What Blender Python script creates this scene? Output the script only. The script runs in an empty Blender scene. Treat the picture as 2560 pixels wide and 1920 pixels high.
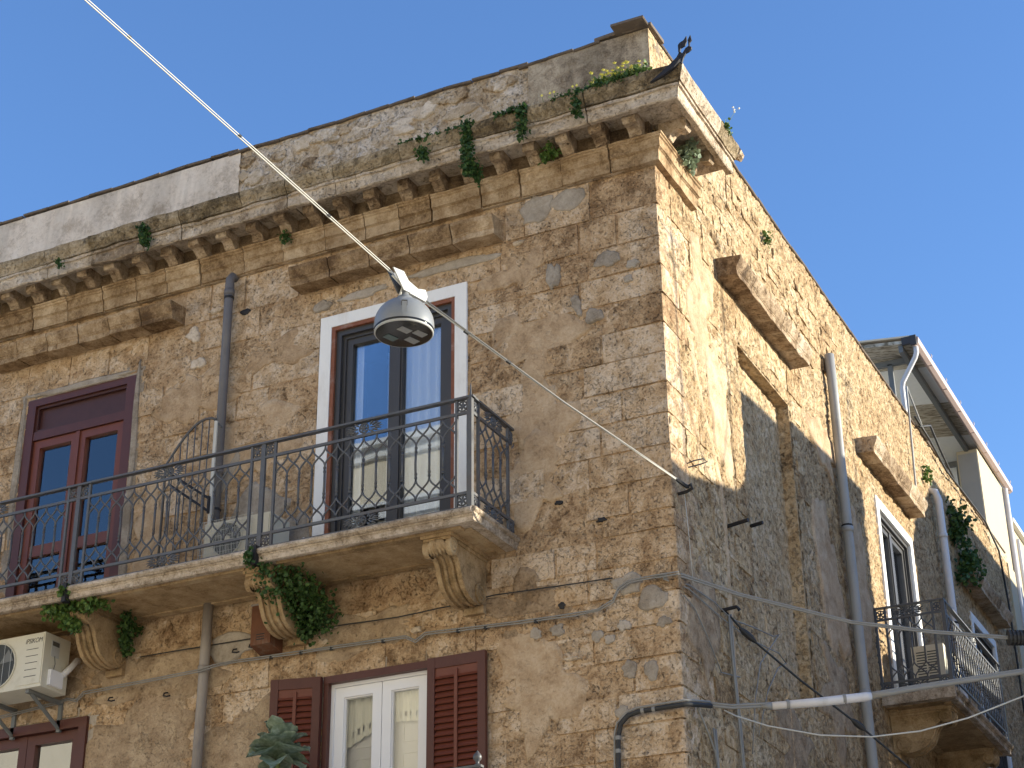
import bpy, bmesh, math, random
import numpy as np
from mathutils import Vector, Matrix, noise as mnoise

# ------------------------------------------------------------------ camera, sky, sun, exposure
S = bpy.context.scene
COL = S.collection
R = math.radians
CAM = Vector((4.5527, -12.1767, 1.6))
yaw, pitch, roll = R(-26.0695), R(26.1432), R(-0.6526)
fw = Vector((math.sin(yaw)*math.cos(pitch), math.cos(yaw)*math.cos(pitch), math.sin(pitch)))
rt = Vector((math.cos(yaw), -math.sin(yaw), 0)); up = rt.cross(fw)
rt2 = rt*math.cos(roll)+up*math.sin(roll); up2 = up*math.cos(roll)-rt*math.sin(roll)
cd = bpy.data.cameras.new('camera'); cam = bpy.data.objects.new('camera', cd); COL.objects.link(cam)
cam.matrix_world = Matrix(((rt2.x, up2.x, -fw.x, CAM.x), (rt2.y, up2.y, -fw.y, CAM.y), (rt2.z, up2.z, -fw.z, CAM.z), (0, 0, 0, 1)))
cd.sensor_width = 36; cd.lens = 4420.48/2560*36; cd.clip_start = 0.05; cd.clip_end = 3000
S.camera = cam

SUN_AZ, SUN_EL = R(25), R(12)            # azimuth from +X towards +Y
sdir = Vector((math.cos(SUN_AZ)*math.cos(SUN_EL), math.sin(SUN_AZ)*math.cos(SUN_EL), math.sin(SUN_EL)))
W = bpy.data.worlds.new('World'); S.world = W; W.use_nodes = True
wn = W.node_tree.nodes; wl = W.node_tree.links
bg = wn['Background']; sky = wn.new('ShaderNodeTexSky'); sky.sky_type = 'NISHITA'; sky.sun_disc = False
sky.sun_elevation = SUN_EL; sky.sun_rotation = math.pi/2-SUN_AZ
sky.altitude = 50; sky.air_density = 1.3; sky.dust_density = 0.0; sky.ozone_density = 6.4
wb = wn.new('ShaderNodeMix'); wb.data_type = 'RGBA'; wb.blend_type = 'MULTIPLY'; wb.inputs[0].default_value = 1.0; wb.inputs[7].default_value = (1.28, 1.0, 1.0, 1)   # white balance of the whole sky
wl.new(sky.outputs[0], wb.inputs[6]); wl.new(wb.outputs[2], bg.inputs[0]); bg.inputs[1].default_value = 0.068
sl = bpy.data.lights.new('sun', 'SUN'); sl.energy = 2.0; sl.angle = R(0.5); sl.color = (1.0, 0.94, 0.78)
so = bpy.data.objects.new('sun', sl); COL.objects.link(so); so.rotation_euler = sdir.to_track_quat('Z', 'Y').to_euler()
vs = S.view_settings; vs.view_transform = 'Standard'; vs.look = 'None'; vs.exposure = 2.31; vs.gamma = 1.0; vs.use_curve_mapping = False

random.seed(7); rng = np.random.default_rng(5)

# ------------------------------------------------------------------ material helpers
MATS = {}
def nt(name):
    m = bpy.data.materials.new(name); m.use_nodes = True
    return m, m.node_tree.nodes, m.node_tree.links, m.node_tree.nodes['Principled BSDF']
def tex_noise(n, l, vec, scale, detail=5, rough=.6, dist=0):
    t = n.new('ShaderNodeTexNoise'); t.inputs['Scale'].default_value = scale; t.inputs['Detail'].default_value = detail
    t.inputs['Roughness'].default_value = rough; t.inputs['Distortion'].default_value = dist
    if vec is not None: l.new(vec, t.inputs['Vector'])
    return t.outputs['Fac']
def ramp(n, l, fac, stops):
    r = n.new('ShaderNodeValToRGB'); e = r.color_ramp.elements
    while len(e) < len(stops): e.new(0.5)
    for el, (p, c) in zip(e, stops):
        el.position = p; el.color = (c, c, c, 1) if not isinstance(c, tuple) else (*c, 1)
    l.new(fac, r.inputs[0]); return r.outputs[0]
def mixc(n, l, fac, a, b, mode='MIX'):
    m = n.new('ShaderNodeMix'); m.data_type = 'RGBA'; m.blend_type = mode
    for s, v in ((0, fac), (6, a), (7, b)):
        if hasattr(v, 'is_output'): l.new(v, m.inputs[s])
        elif s == 0: m.inputs[0].default_value = v
        else: m.inputs[s].default_value = (*v, 1)
    return m.outputs[2]
def mth(n, l, op, a, b=None):
    m = n.new('ShaderNodeMath'); m.operation = op
    for i, v in enumerate((a, b)):
        if v is None: continue
        if hasattr(v, 'is_output'): l.new(v, m.inputs[i])
        else: m.inputs[i].default_value = v
    return m.outputs[0]
def wpos(n, l, scale=(1, 1, 1)):
    g = n.new('ShaderNodeNewGeometry'); v = n.new('ShaderNodeVectorMath'); v.operation = 'MULTIPLY'
    l.new(g.outputs['Position'], v.inputs[0]); v.inputs[1].default_value = scale
    return v.outputs[0]
def bump(n, l, b, h, strength, dist):
    k = n.new('ShaderNodeBump'); k.inputs['Strength'].default_value = strength; k.inputs['Distance'].default_value = dist
    l.new(h, k.inputs['Height']); l.new(k.outputs[0], b.inputs['Normal'])

def stone(name, dark, mid, light, pale, pit=(.12, .08, .045), stain=(.55, .5, .45), pitf=.7, grain=1.0, bstr=1.0, streak=.28, pitscale=36, rand=.20, lo=.58, ero=.36):
    dark, mid, light, pale = [(c_[0]*1.05, c_[1]*.96, c_[2]*.90) for c_ in (dark, mid, light, pale)]
    m, n, l, b = nt(name)
    p = wpos(n, l); ps = wpos(n, l, (1, 1, .16))
    big = tex_noise(n, l, p, 0.9, 6, .62, .4); med = tex_noise(n, l, p, 6.5*grain, 10, .72, .3)
    fine = tex_noise(n, l, p, 55*grain, 6, .75); pt = tex_noise(n, l, p, pitscale, 5, .66, .25)
    er = tex_noise(n, l, p, 4.2, 10, .74, .2); crk = tex_noise(n, l, p, 7, 4, .6, .6)
    oi = n.new('ShaderNodeObjectInfo')
    f = mth(n, l, 'ADD', med, mth(n, l, 'MULTIPLY', mth(n, l, 'SUBTRACT', oi.outputs['Random'], .5), rand))
    f = mth(n, l, 'ADD', f, mth(n, l, 'MULTIPLY', mth(n, l, 'SUBTRACT', big, .5), .45))
    f = mth(n, l, 'ADD', f, mth(n, l, 'MULTIPLY', mth(n, l, 'SUBTRACT', fine, .5), .55))
    c = ramp(n, l, f, [(.31, dark), (.44, mid), (.55, light), (.68, pale)])
    st = ramp(n, l, tex_noise(n, l, ps, 2.4, 6, .6, .3), [(.46, 0.0), (.70, 1.0)])
    c = mixc(n, l, mth(n, l, 'MULTIPLY', st, streak), c, mixc(n, l, 1.0, c, stain, 'MULTIPLY'))
    em = ramp(n, l, er, [(.535, 0.0), (.60, 1.0)])
    c = mixc(n, l, mth(n, l, 'MULTIPLY', em, ero), c, mixc(n, l, 1.0, c, (.67, .58, .47), 'MULTIPLY'))
    pa = ramp(n, l, pt, [(lo, 0.0), (lo+.05, 1.0)])
    pm = mth(n, l, 'MULTIPLY', pa, mth(n, l, 'ADD', .45, mth(n, l, 'MULTIPLY', em, .55)))
    c = mixc(n, l, mth(n, l, 'MULTIPLY', pm, pitf), c, pit)
    ck = ramp(n, l, mth(n, l, 'ABSOLUTE', mth(n, l, 'SUBTRACT', crk, .5)), [(0.0, 1.0), (.007, 0.0)])
    ckm = mth(n, l, 'MULTIPLY', ck, ramp(n, l, big, [(.5, 0.0), (.60, 1.0)]))
    c = mixc(n, l, mth(n, l, 'MULTIPLY', ckm, .55), c, pit)
    l.new(c, b.inputs['Base Color']); b.inputs['Roughness'].default_value = .93; b.inputs['Specular IOR Level'].default_value = .2
    h = mth(n, l, 'ADD', mth(n, l, 'MULTIPLY', med, .45), mth(n, l, 'MULTIPLY', fine, .42))
    h = mth(n, l, 'SUBTRACT', h, mth(n, l, 'MULTIPLY', pm, .75))
    h = mth(n, l, 'SUBTRACT', h, mth(n, l, 'MULTIPLY', em, .18))
    h = mth(n, l, 'SUBTRACT', h, mth(n, l, 'MULTIPLY', ckm, .4))
    bump(n, l, b, h, bstr, .035)
    MATS[name] = m; return m
def plain(name, col, rough=.6, metal=0, var=.12, vscale=8, bstr=.0, bscale=60, dirt=None, spec=.4, streak=0):
    m, n, l, b = nt(name); p = wpos(n, l)
    nz = tex_noise(n, l, p, vscale, 6, .6)
    c = mixc(n, l, nz, tuple(x*(1-var) for x in col), tuple(min(1, x*(1+var)) for x in col))
    if dirt:
        d = ramp(n, l, tex_noise(n, l, wpos(n, l, (1, 1, .3 if streak else 1)), 5, 7, .7), [(.52, 0.0), (.68, 1.0)])
        c = mixc(n, l, mth(n, l, 'MULTIPLY', d, dirt[1]), c, dirt[0])
    l.new(c, b.inputs['Base Color']); b.inputs['Roughness'].default_value = rough; b.inputs['Metallic'].default_value = metal
    b.inputs['Specular IOR Level'].default_value = spec
    if bstr: bump(n, l, b, tex_noise(n, l, p, bscale, 5, .65), bstr, .01)
    MATS[name] = m; return m

stone('stone', (.27, .18, .10), (.50, .365, .22), (.61, .48, .325), (.72, .625, .49))
stone('stone_dressed', (.15, .10, .055), (.31, .225, .13), (.42, .325, .205), (.55, .455, .32), bstr=.5, grain=.8, streak=.6, stain=(.5, .43, .35), lo=.60, rand=.22)
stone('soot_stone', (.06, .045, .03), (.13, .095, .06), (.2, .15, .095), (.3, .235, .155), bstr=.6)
stone('stone_side', (.25, .17, .09), (.47, .35, .20), (.57, .455, .285), (.69, .59, .42), pit=(.17, .12, .07), pitscale=22, lo=.545, ero=.6, pitf=.8, grain=1.3, streak=.15, bstr=1.0)
stone('mortar', (.25, .165, .09), (.45, .32, .19), (.55, .415, .265), (.64, .52, .36), bstr=1.0)
stone('render_side', (.23, .155, .085), (.46, .345, .20), (.56, .445, .28), (.69, .59, .42), pit=(.16, .115, .065), pitscale=20, lo=.54, ero=.6, pitf=.85, grain=1.5, streak=.15, bstr=1.0)
stone('plaster_tan', (.30, .22, .135), (.43, .325, .21), (.49, .385, .26), (.56, .46, .33), pitf=.4, grain=.8, bstr=.6, lo=.62)
stone('plaster_taupe', (.24, .18, .115), (.35, .27, .18), (.42, .335, .23), (.50, .41, .285), pitf=.45, grain=.9, bstr=.8, lo=.61)
stone('cornice_stone', (.17, .12, .075), (.36, .275, .18), (.49, .395, .275), (.62, .54, .42), pitf=.7, streak=.5, stain=(.42, .38, .32), lo=.585, rand=.2)
stone('cornice_pale', (.27, .215, .15), (.50, .43, .33), (.60, .53, .42), (.70, .65, .56), pit=(.16, .125, .08), pitf=.7, streak=.4, stain=(.5, .46, .4), lo=.58, rand=.2)
stone('cornice_lichen', (.12, .095, .06), (.25, .205, .13), (.38, .32, .215), (.52, .455, .345), pitf=.6, streak=.7, stain=(.42, .4, .32), lo=.58, rand=.2)
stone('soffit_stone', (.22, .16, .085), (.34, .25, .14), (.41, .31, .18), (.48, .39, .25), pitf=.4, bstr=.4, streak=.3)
stone('slab_stone', (.18, .145, .105), (.39, .335, .26), (.53, .47, .38), (.64, .59, .51), pitf=.75, streak=.5, stain=(.42, .36, .3), pitscale=36, lo=.565, bstr=.6)
stone('parapet_plaster', (.50, .45, .38), (.70, .65, .57), (.75, .71, .63), (.80, .77, .70), pit=(.25, .2, .14), pitf=.35, grain=.5, bstr=.3, streak=.8, stain=(.50, .50, .50), lo=.68, ero=.2)
stone('parapet_dark', (.12, .10, .075), (.23, .195, .15), (.38, .33, .25), (.50, .45, .35), pitf=.5, grain=.9, bstr=.5, streak=.85, stain=(.36, .35, .33))
stone('parapet_rubble', (.24, .175, .105), (.42, .33, .215), (.54, .465, .35), (.70, .66, .59), pitf=.6, grain=.8, bstr=1.0, rand=.3)
stone('cement', (.24, .215, .175), (.33, .305, .26), (.38, .355, .305), (.45, .42, .37), pitf=.3, grain=.8, bstr=.5, streak=.3, lo=.64, ero=.25)
stone('white_stone', (.42, .35, .25), (.55, .48, .37), (.63, .57, .47), (.70, .65, .56), pitf=.4, bstr=.6)
plain('terracotta', (.15, .115, .088), .9, var=.45, vscale=6, bstr=.4, dirt=((.06, .05, .045), .8))
plain('white_paint', (.82, .81, .79), .8, var=.05, vscale=4, bstr=.15, bscale=40, dirt=((.55, .5, .44), .35), streak=1)
plain('pvc_white', (.80, .79, .80), .35, var=.03)
plain('brown_wood', (.22, .075, .035), .6, var=.25, vscale=20, bstr=.2, dirt=((.36, .30, .27), .45))
plain('maroon', (.085, .025, .017), .45, var=.18, vscale=14, bstr=.08)
plain('maroon_dark', (.06, .020, .016), .5, var=.3, vscale=9, bstr=.08)
plain('maroon_red', (.145, .040, .022), .45, var=.15, vscale=14, bstr=.08)
plain('anthracite', (.045, .042, .042), .42, var=.1, spec=.5)
plain('iron', (.085, .087, .092), .42, var=.3, vscale=30, bstr=.15, dirt=((.09, .05, .03), .4), spec=.5)
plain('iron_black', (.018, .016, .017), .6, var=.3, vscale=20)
plain('rust', (.14, .055, .025), .8, var=.35, vscale=12, bstr=.2, dirt=((.22, .17, .13), .7), streak=1)
plain('pipe_grey', (.135, .13, .14), .55, var=.15, vscale=5, dirt=((.22, .19, .15), .5), streak=1)
plain('pipe_lower', (.30, .26, .225), .6, var=.2, vscale=4, dirt=((.17, .15, .15), .7), streak=1)
plain('pipe_side', (.32, .315, .30), .5, var=.12, vscale=4, dirt=((.2, .18, .15), .4), streak=1)
plain('pipe_white', (.62, .60, .60), .45, var=.06, dirt=((.4, .36, .32), .4), streak=1)
plain('cable_grey', (.25, .24, .22), .55, var=.15)
plain('cable_dark', (.03, .029, .028), .6, var=.2)
plain('cable_light', (.58, .56, .50), .45, var=.08)
plain('lamp_grey', (.22, .225, .225), .38, metal=.1, var=.04, spec=.5)
plain('lamp_white', (.42, .415, .39), .4, var=.04)
plain('black_glass', (.012, .012, .014), .12, spec=.6)
plain('led_pale', (.30, .30, .29), .2, var=.2, vscale=60, spec=.6)  # paler tone of led, for some of the panels
plain('led', (.09, .13, .13), .2, var=.2, vscale=60, spec=.6)
plain('ac_white', (.62, .58, .47), .5, var=.08, dirt=((.42, .37, .27), .5))
plain('ac_dark', (.05, .055, .055), .6)
plain('ac_ink', (.10, .095, .085), .6)
plain('curtain', (.84, .86, .90), .9, var=.04)
plain('curtain_white', (.86, .85, .78), .9, var=.04)
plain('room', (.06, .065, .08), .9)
plain('street_stone', (.46, .43, .38), .9, var=.25, vscale=40, bstr=.3)
plain('paving', (.44, .41, .36), .85, var=.2, vscale=6, bstr=.2)
plain('house_cream', (.78, .68, .50), .85, var=.06, vscale=2, bstr=.15, dirt=((.5, .42, .3), .3), streak=1)
plain('house_white', (.75, .74, .70), .8, var=.05)
plain('house_tan', (.74, .60, .42), .85, var=.1, vscale=2, bstr=.2)
plain('cream_wall', (.50, .42, .29), .85, var=.05, vscale=2, bstr=.15, dirt=((.5, .42, .29), .3), streak=1)
plain('gutter', (.46, .35, .31), .5, var=.06)
plain('gutter_dark', (.05, .045, .045), .6)
plain('steel_grey', (.16, .165, .16), .5, var=.1)
plain('terrace_floor', (.60, .56, .50), .8, var=.1)
plain('board_white', (.80, .80, .76), .7, var=.08, vscale=10)
plain('pier_shade_grey', (.33, .31, .28), .9, var=.06, bstr=.15)
plain('grille', (.50, .50, .48), .5)
plain('clay_pot', (.30, .15, .09), .8)
plain('flower', (.75, .68, .12), .6, var=.15)
plain('petal_white', (.75, .75, .7), .6)
plain('stem_green', (.16, .20, .06), .7)
def cane():
    m, n, l, b = nt('cane'); p = wpos(n, l, (5, 34, 5))
    f = tex_noise(n, l, p, 1.0, 4, .6, 1.2)
    c = ramp(n, l, f, [(.40, (.18, .14, .09)), (.50, (.45, .39, .29)), (.62, (.62, .56, .45))])
    l.new(c, b.inputs['Base Color']); b.inputs['Roughness'].default_value = .9; MATS['cane'] = m
cane()
def leafmat(name, a, bcol, c3):
    m, n, l, b = nt(name); p = wpos(n, l)
    f = tex_noise(n, l, p, 26, 2, .5)
    c = ramp(n, l, f, [(.32, a), (.52, bcol), (.70, c3)])
    l.new(c, b.inputs['Base Color']); b.inputs['Roughness'].default_value = .55; b.inputs['Specular IOR Level'].default_value = .35
    tr = n.new('ShaderNodeBsdfTranslucent'); l.new(c, tr.inputs[0]); mx = n.new('ShaderNodeMixShader'); mx.inputs[0].default_value = .25
    out = n['Material Output']; l.new(b.outputs[0], mx.inputs[1]); l.new(tr.outputs[0], mx.inputs[2]); l.new(mx.outputs[0], out.inputs[0]); MATS[name] = m
leafmat('ivy', (.025, .055, .014), (.05, .105, .025), (.10, .17, .04))
leafmat('ivy_light', (.04, .085, .018), (.09, .16, .03), (.17, .24, .05))
leafmat('succulent', (.17, .22, .14), (.24, .30, .205), (.36, .42, .32))
leafmat('sage', (.15, .20, .12), (.24, .30, .19), (.36, .42, .29))
def glass(name, refl=.3, tint=(1, 1, 1)):
    m, n, l, b = nt(name); n.remove(b)
    g = n.new('ShaderNodeBsdfGlossy'); g.inputs['Roughness'].default_value = .012; g.inputs['Color'].default_value = (.95, .97, 1, 1)
    t = n.new('ShaderNodeBsdfTransparent'); t.inputs[0].default_value = (*tint, 1)
    lw = n.new('ShaderNodeFresnel'); lw.inputs[0].default_value = 1.5
    k = mth(n, l, 'ADD', mth(n, l, 'MULTIPLY', lw.outputs[0], 1.3), refl)
    nb = n.new('ShaderNodeBump'); nb.inputs['Strength'].default_value = .05; nb.inputs['Distance'].default_value = .02
    l.new(tex_noise(n, l, wpos(n, l), 1.6, 1, .5), nb.inputs['Height']); l.new(nb.outputs[0], g.inputs['Normal'])
    mx = n.new('ShaderNodeMixShader'); l.new(k, mx.inputs[0]); l.new(t.outputs[0], mx.inputs[1]); l.new(g.outputs[0], mx.inputs[2])
    l.new(mx.outputs[0], n['Material Output'].inputs[0]); MATS[name] = m
glass('glass', .045, (.88, .91, .95)); glass('glass_mid', .28, (.95, .96, .95)); glass('glass_clear', .02, (.98, .98, .97))

# ------------------------------------------------------------------ geometry helpers
class MB:
    def __init__(s): s.v = []; s.f = []
    def add(s, vs_, fs_):
        o = len(s.v); s.v += [tuple(x) for x in vs_]; s.f += [tuple(i+o for i in q) for q in fs_]; return s
    def box(s, x0, x1, y0, y1, z0, z1):
        return s.add([(x0, y0, z0), (x1, y0, z0), (x1, y1, z0), (x0, y1, z0), (x0, y0, z1), (x1, y0, z1), (x1, y1, z1), (x0, y1, z1)],
                     [(0, 3, 2, 1), (4, 5, 6, 7), (0, 1, 5, 4), (1, 2, 6, 5), (2, 3, 7, 6), (3, 0, 4, 7)])
    def tube(s, pts, r, n=6, cap=True):
        pts = [Vector(p) for p in pts]; rings = []; prev = None
        for i, p in enumerate(pts):
            t = (pts[min(i+1, len(pts)-1)]-pts[max(i-1, 0)]).normalized()
            if prev is None:
                a = Vector((0, 0, 1)) if abs(t.z) < .9 else Vector((1, 0, 0)); nx = t.cross(a).normalized()
            else: nx = (prev-t*prev.dot(t)).normalized()
            prev = nx; ny = t.cross(nx); rr = r[i] if isinstance(r, (list, tuple)) else r
            rings.append([p+(nx*math.cos(2*math.pi*k/n)+ny*math.sin(2*math.pi*k/n))*rr for k in range(n)])
        o = len(s.v); s.v += [tuple(q) for rg in rings for q in rg]
        for i in range(len(pts)-1):
            for k in range(n):
                a = o+i*n+k; b_ = o+i*n+(k+1) % n; s.f.append((a, b_, b_+n, a+n))
        if cap:
            s.f.append(tuple(o+k for k in range(n))[::-1]); s.f.append(tuple(o+(len(pts)-1)*n+k for k in range(n)))
        return s
    def lathe(s, prof, c, n=24, axis=None):
        q = axis.to_track_quat('Z', 'Y') if axis is not None else None; c = Vector(c); o = len(s.v)
        for r, z in prof:
            for k in range(n):
                p = Vector((r*math.cos(2*math.pi*k/n), r*math.sin(2*math.pi*k/n), z))
                if q is not None: p = q @ p
                s.v.append(tuple(c+p))
        for i in range(len(prof)-1):
            for k in range(n):
                a = o+i*n+k; b_ = o+i*n+(k+1) % n; s.f.append((a, b_, b_+n, a+n))
        return s
    def prism(s, poly, h):       # poly: list of 3D points, h: extrusion vector
        n = len(poly); h = Vector(h); P = [Vector(p) for p in poly]
        return s.add(P+[p+h for p in P], [tuple(range(n))[::-1], tuple(range(n, 2*n))]+[(i, (i+1) % n, (i+1) % n+n, i+n) for i in range(n)])
    def xf(s, F): s.v = [tuple(F(*p)) for p in s.v]; return s
    def build(s, name, mat, parent=None, smooth=False, fix=True):
        me = bpy.data.meshes.new(name); me.from_pydata(s.v, [], s.f)
        if fix:
            bm = bmesh.new(); bm.from_mesh(me); bmesh.ops.recalc_face_normals(bm, faces=bm.faces); bm.to_mesh(me); bm.free()
        me.materials.append(MATS[mat] if isinstance(mat, str) else mat)
        if smooth: me.polygons.foreach_set('use_smooth', [True]*len(me.polygons))
        o = bpy.data.objects.new(name, me); COL.objects.link(o)
        if parent is not None: o.parent = parent
        return o
def empty(name, label=None, cat=None, parent=None, group=None, loc=None):
    o = bpy.data.objects.new(name, None); COL.objects.link(o); o.empty_display_size = .1
    if parent is not None: o.parent = parent
    if label: o['label'] = label; o['category'] = cat
    if group: o['group'] = group
    return o
def tag(o, label, cat, group=None, kind=None):
    o['label'] = label; o['category'] = cat
    if group: o['group'] = group
    if kind: o['kind'] = kind
    return o
def struct(o): o['kind'] = 'structure'; return o
FR = lambda u, d, z: (u, -d, z)          # front facade: u = X, d outwards (-Y)
SD = lambda u, d, z: (d, u, z)           # side facade: u = Y, d outwards (+X)
def nz(x, y=0, z=0, s=1.0): return mnoise.noise(Vector((x*s, y*s, z*s)))
def bx(F, u0, u1, d0, d1, z0, z1): return MB().box(u0, u1, d0, d1, z0, z1).xf(F)

def extr(F, prof, u0, u1, name, mat, parent, m0=0, m1=0, n=3, jit=.003, dz=0, dd=0):
    m = MB(); k = len(prof)
    for i in range(n+1):
        t = i/n
        for d, z in prof:
            a, b_ = u0+m0*d, u1+m1*d; u = a+(b_-a)*t
            w = jit*nz(u*7+d*13, z*9, parent_seed)
            m.v.append((u, d+dd+w*1.5, z+dz+jit*nz(u*5+3, d*9, z*7)))
    for i in range(n):
        for j in range(k):
            a = i*k+j; b_ = i*k+(j+1) % k; m.f.append((a, b_, b_+k, a+k))
    m.f.append(tuple(range(k))[::-1]); m.f.append(tuple(range(n*k, n*k+k)))
    return m.xf(F).build(name, mat, parent)
parent_seed = 1.7

def vnoise(nu, nv, cell, octs=4, seed=0, rough=.55):     # fractal value noise on a grid, metres per cell given
    g = np.random.default_rng(seed); out = np.zeros((nu, nv)); amp = 1; tot = 0
    uu = np.arange(nu)[:, None]; vv = np.arange(nv)[None, :]
    c = cell
    for o in range(octs):
        lat = g.random((int(nu/c)+3, int(nv/c)+3)); x = uu/c; y_ = vv/c
        i = x.astype(int); j = y_.astype(int); fx = x-i; fy = y_-j; fx = fx*fx*(3-2*fx); fy = fy*fy*(3-2*fy)
        a = lat[i, j]*(1-fx)*(1-fy)+lat[i+1, j]*fx*(1-fy)+lat[i, j+1]*(1-fx)*fy+lat[i+1, j+1]*fx*fy
        out += a*amp; tot += amp; amp *= rough; c = max(1.0, c/2)
    return out/tot-.5

def worley(nu, nv, cu, cv, seed):
    g = np.random.default_rng(seed); GU, GV = int(nu/cu)+4, int(nv/cv)+4
    jx = g.random((GU, GV)); jy = g.random((GU, GV)); hv = g.random((GU, GV))
    x = np.arange(nu)[:, None]/cu+1+np.zeros((1, nv)); y_ = np.arange(nv)[None, :]/cv+1+np.zeros((nu, 1))
    x = x+.35*vnoise(nu, nv, cu*.8, 3, seed+1); y_ = y_+.35*vnoise(nu, nv, cv*.8, 3, seed+2)
    i = np.clip(x.astype(int), 1, GU-2); j = np.clip(y_.astype(int), 1, GV-2)
    f1 = np.full((nu, nv), 9.); f2 = f1.copy(); hh = np.zeros((nu, nv))
    for a in (-1, 0, 1):
        for b_ in (-1, 0, 1):
            d = np.hypot(i+a+jx[i+a, j+b_]-x, j+b_+jy[i+a, j+b_]-y_); c = d < f1
            f2 = np.where(c, f1, np.minimum(f2, d)); hh = np.where(c, hv[i+a, j+b_], hh); f1 = np.where(c, d, f1)
    return np.minimum((f2-f1)*3.2, 1.0), hh
def relief(F, name, u0, u1, z0, z1, step, amp, base, holes, mat, parent, seed=0, cell=6, rub=None):
    nu = int((u1-u0)/step)+1; nv = int((z1-z0)/step)+1
    U = np.linspace(u0, u1, nu); Z = np.linspace(z0, z1, nv)
    h = base+amp*2*vnoise(nu, nv, cell, 5, seed, .6)
    if rub:
        e_, hv = worley(nu, nv, rub[0]/step, rub[1]/step, seed+7); h += rub[2]*(np.sqrt(e_)-.8)+rub[2]*.7*(hv-.5)
    uu, zz = np.meshgrid(U, Z, indexing='ij')
    P = np.stack([uu, h, zz], -1).reshape(-1, 3)
    P = np.stack(F(P[:, 0], P[:, 1], P[:, 2]), -1)
    i, j = np.meshgrid(np.arange(nu-1), np.arange(nv-1), indexing='ij')
    cu = (U[:-1]+U[1:])[:, None]/2; cz = (Z[:-1]+Z[1:])[None, :]/2
    keep = np.ones((nu-1, nv-1), bool)
    for (a, b_, c, d) in holes: keep &= ~((cu > a) & (cu < b_) & (cz > c) & (cz < d))
    i = i[keep]; j = j[keep]; a = i*nv+j
    q = np.stack([a, a+1, a+nv+1, a+nv], -1)
    me = bpy.data.meshes.new(name); me.vertices.add(len(P)); me.vertices.foreach_set('co', P.astype(np.float32).ravel())
    me.loops.add(q.size); me.loops.foreach_set('vertex_index', q.astype(np.int32).ravel())
    me.polygons.add(len(q)); me.polygons.foreach_set('loop_start', np.arange(0, q.size, 4, dtype=np.int32))
    me.update(calc_edges=True); me.validate()
    me.materials.append(MATS[mat]); me.polygons.foreach_set('use_smooth', np.ones(len(q), bool))
    o = bpy.data.objects.new(name, me); COL.objects.link(o); o.parent = parent
    return o

def stone_block(F, u0, u1, z0, z1, mat, parent, d=0.0, rough=.006, name='stone', nx=4, ny=3, tilt=0):
    m = MB(); L = u1-u0; H = z1-z0; sd = random.random()*50
    us = [0, .005/L]+[i/nx for i in range(1, nx)]+[1-.005/L, 1]; zs = [0, .004/H]+[i/ny for i in range(1, ny)]+[1-.004/H, 1]
    for i, a in enumerate(us):
        for j, b_ in enumerate(zs):
            u = u0+a*L; z = z0+b_*H
            edge = i in (0, len(us)-1) or j in (0, len(zs)-1)
            ju = .006*nz(u*6, z*6, sd); jz = .006*nz(u*6+9, z*6, sd)
            dd = -.06 if edge else d+rough*1.6*nz(u*4.5, z*6, sd)+rough*nz(u*13, z*13, sd+3)
            m.v.append((u+ju, dd, z+jz+tilt*(u-u0)))
    k = len(zs)
    for i in range(len(us)-1):
        for j in range(k-1): m.f.append((i*k+j, i*k+j+1, (i+1)*k+j+1, (i+1)*k+j))
    return m.xf(F).build(name, mat, parent, fix=False)

def courses(F, uL, uR, rows, holes, lens, mat, parent, drange, rough, limit, name='stone'):
    cnt = 0
    for (z0, z1) in rows:
        iv = [(uL, uR(z0) if callable(uR) else uR)]
        for (a, b_, c, d) in holes:
            if c < z1-.05 and d > z0+.05:
                nw = []
                for (p, q) in iv:
                    if b_ <= p or a >= q: nw.append((p, q)); continue
                    if a-p > .07: nw.append((p, a))
                    if q-b_ > .07: nw.append((b_, q))
                iv = nw
        for (p, q) in iv:
            u = q
            while u-p > .02 and cnt < limit:
                L = random.uniform(*lens)
                if u-L-p < .16: L = u-p
                g = random.choice((.006, .009, .012, .016))
                stone_block(F, u-L+g/2, u-g/2, z0+g/2+random.uniform(-.004, .004), z1-g/2+random.uniform(-.004, .004), mat, parent,
                            d=random.uniform(*drange), rough=rough, name=name, tilt=random.uniform(-.008, .008))
                cnt += 1; u -= L
    return cnt

def blob(F, u, z, ru, rz, d, name, mat, parent, seed=0, rag=.28, n=30, rot=0):
    m = MB(); rings = [(0, d), (.45, d*1.1), (.8, d), (.93, d*.8), (1.0, -.03)]
    m.v.append((u, d, z))
    for fr, dd in rings[1:]:
        for k in range(n):
            a = 2*math.pi*k/n; ca, sa = math.cos(a), math.sin(a)
            rr = 1+rag*nz(ca*1.5+seed, sa*1.5, seed*3)*1.6+rag*.5*nz(ca*5+seed, sa*5, seed)
            x, y_ = ca*ru*rr*fr, sa*rz*rr*fr; cr, sr = math.cos(rot), math.sin(rot)
            uu = u+x*cr-y_*sr; zz = z+x*sr+y_*cr
            m.v.append((uu, dd+(.005*nz(uu*6, zz*6, seed) if fr < .95 else 0), zz))
    for k in range(n): m.f.append((0, 1+k, 1+(k+1) % n))
    for i in range(len(rings)-2):
        for k in range(n):
            a = 1+i*n+k; b_ = 1+i*n+(k+1) % n; m.f.append((a, a+n, b_+n, b_))
    return m.xf(F).build(name, mat, parent, fix=False, smooth=True)

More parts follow.
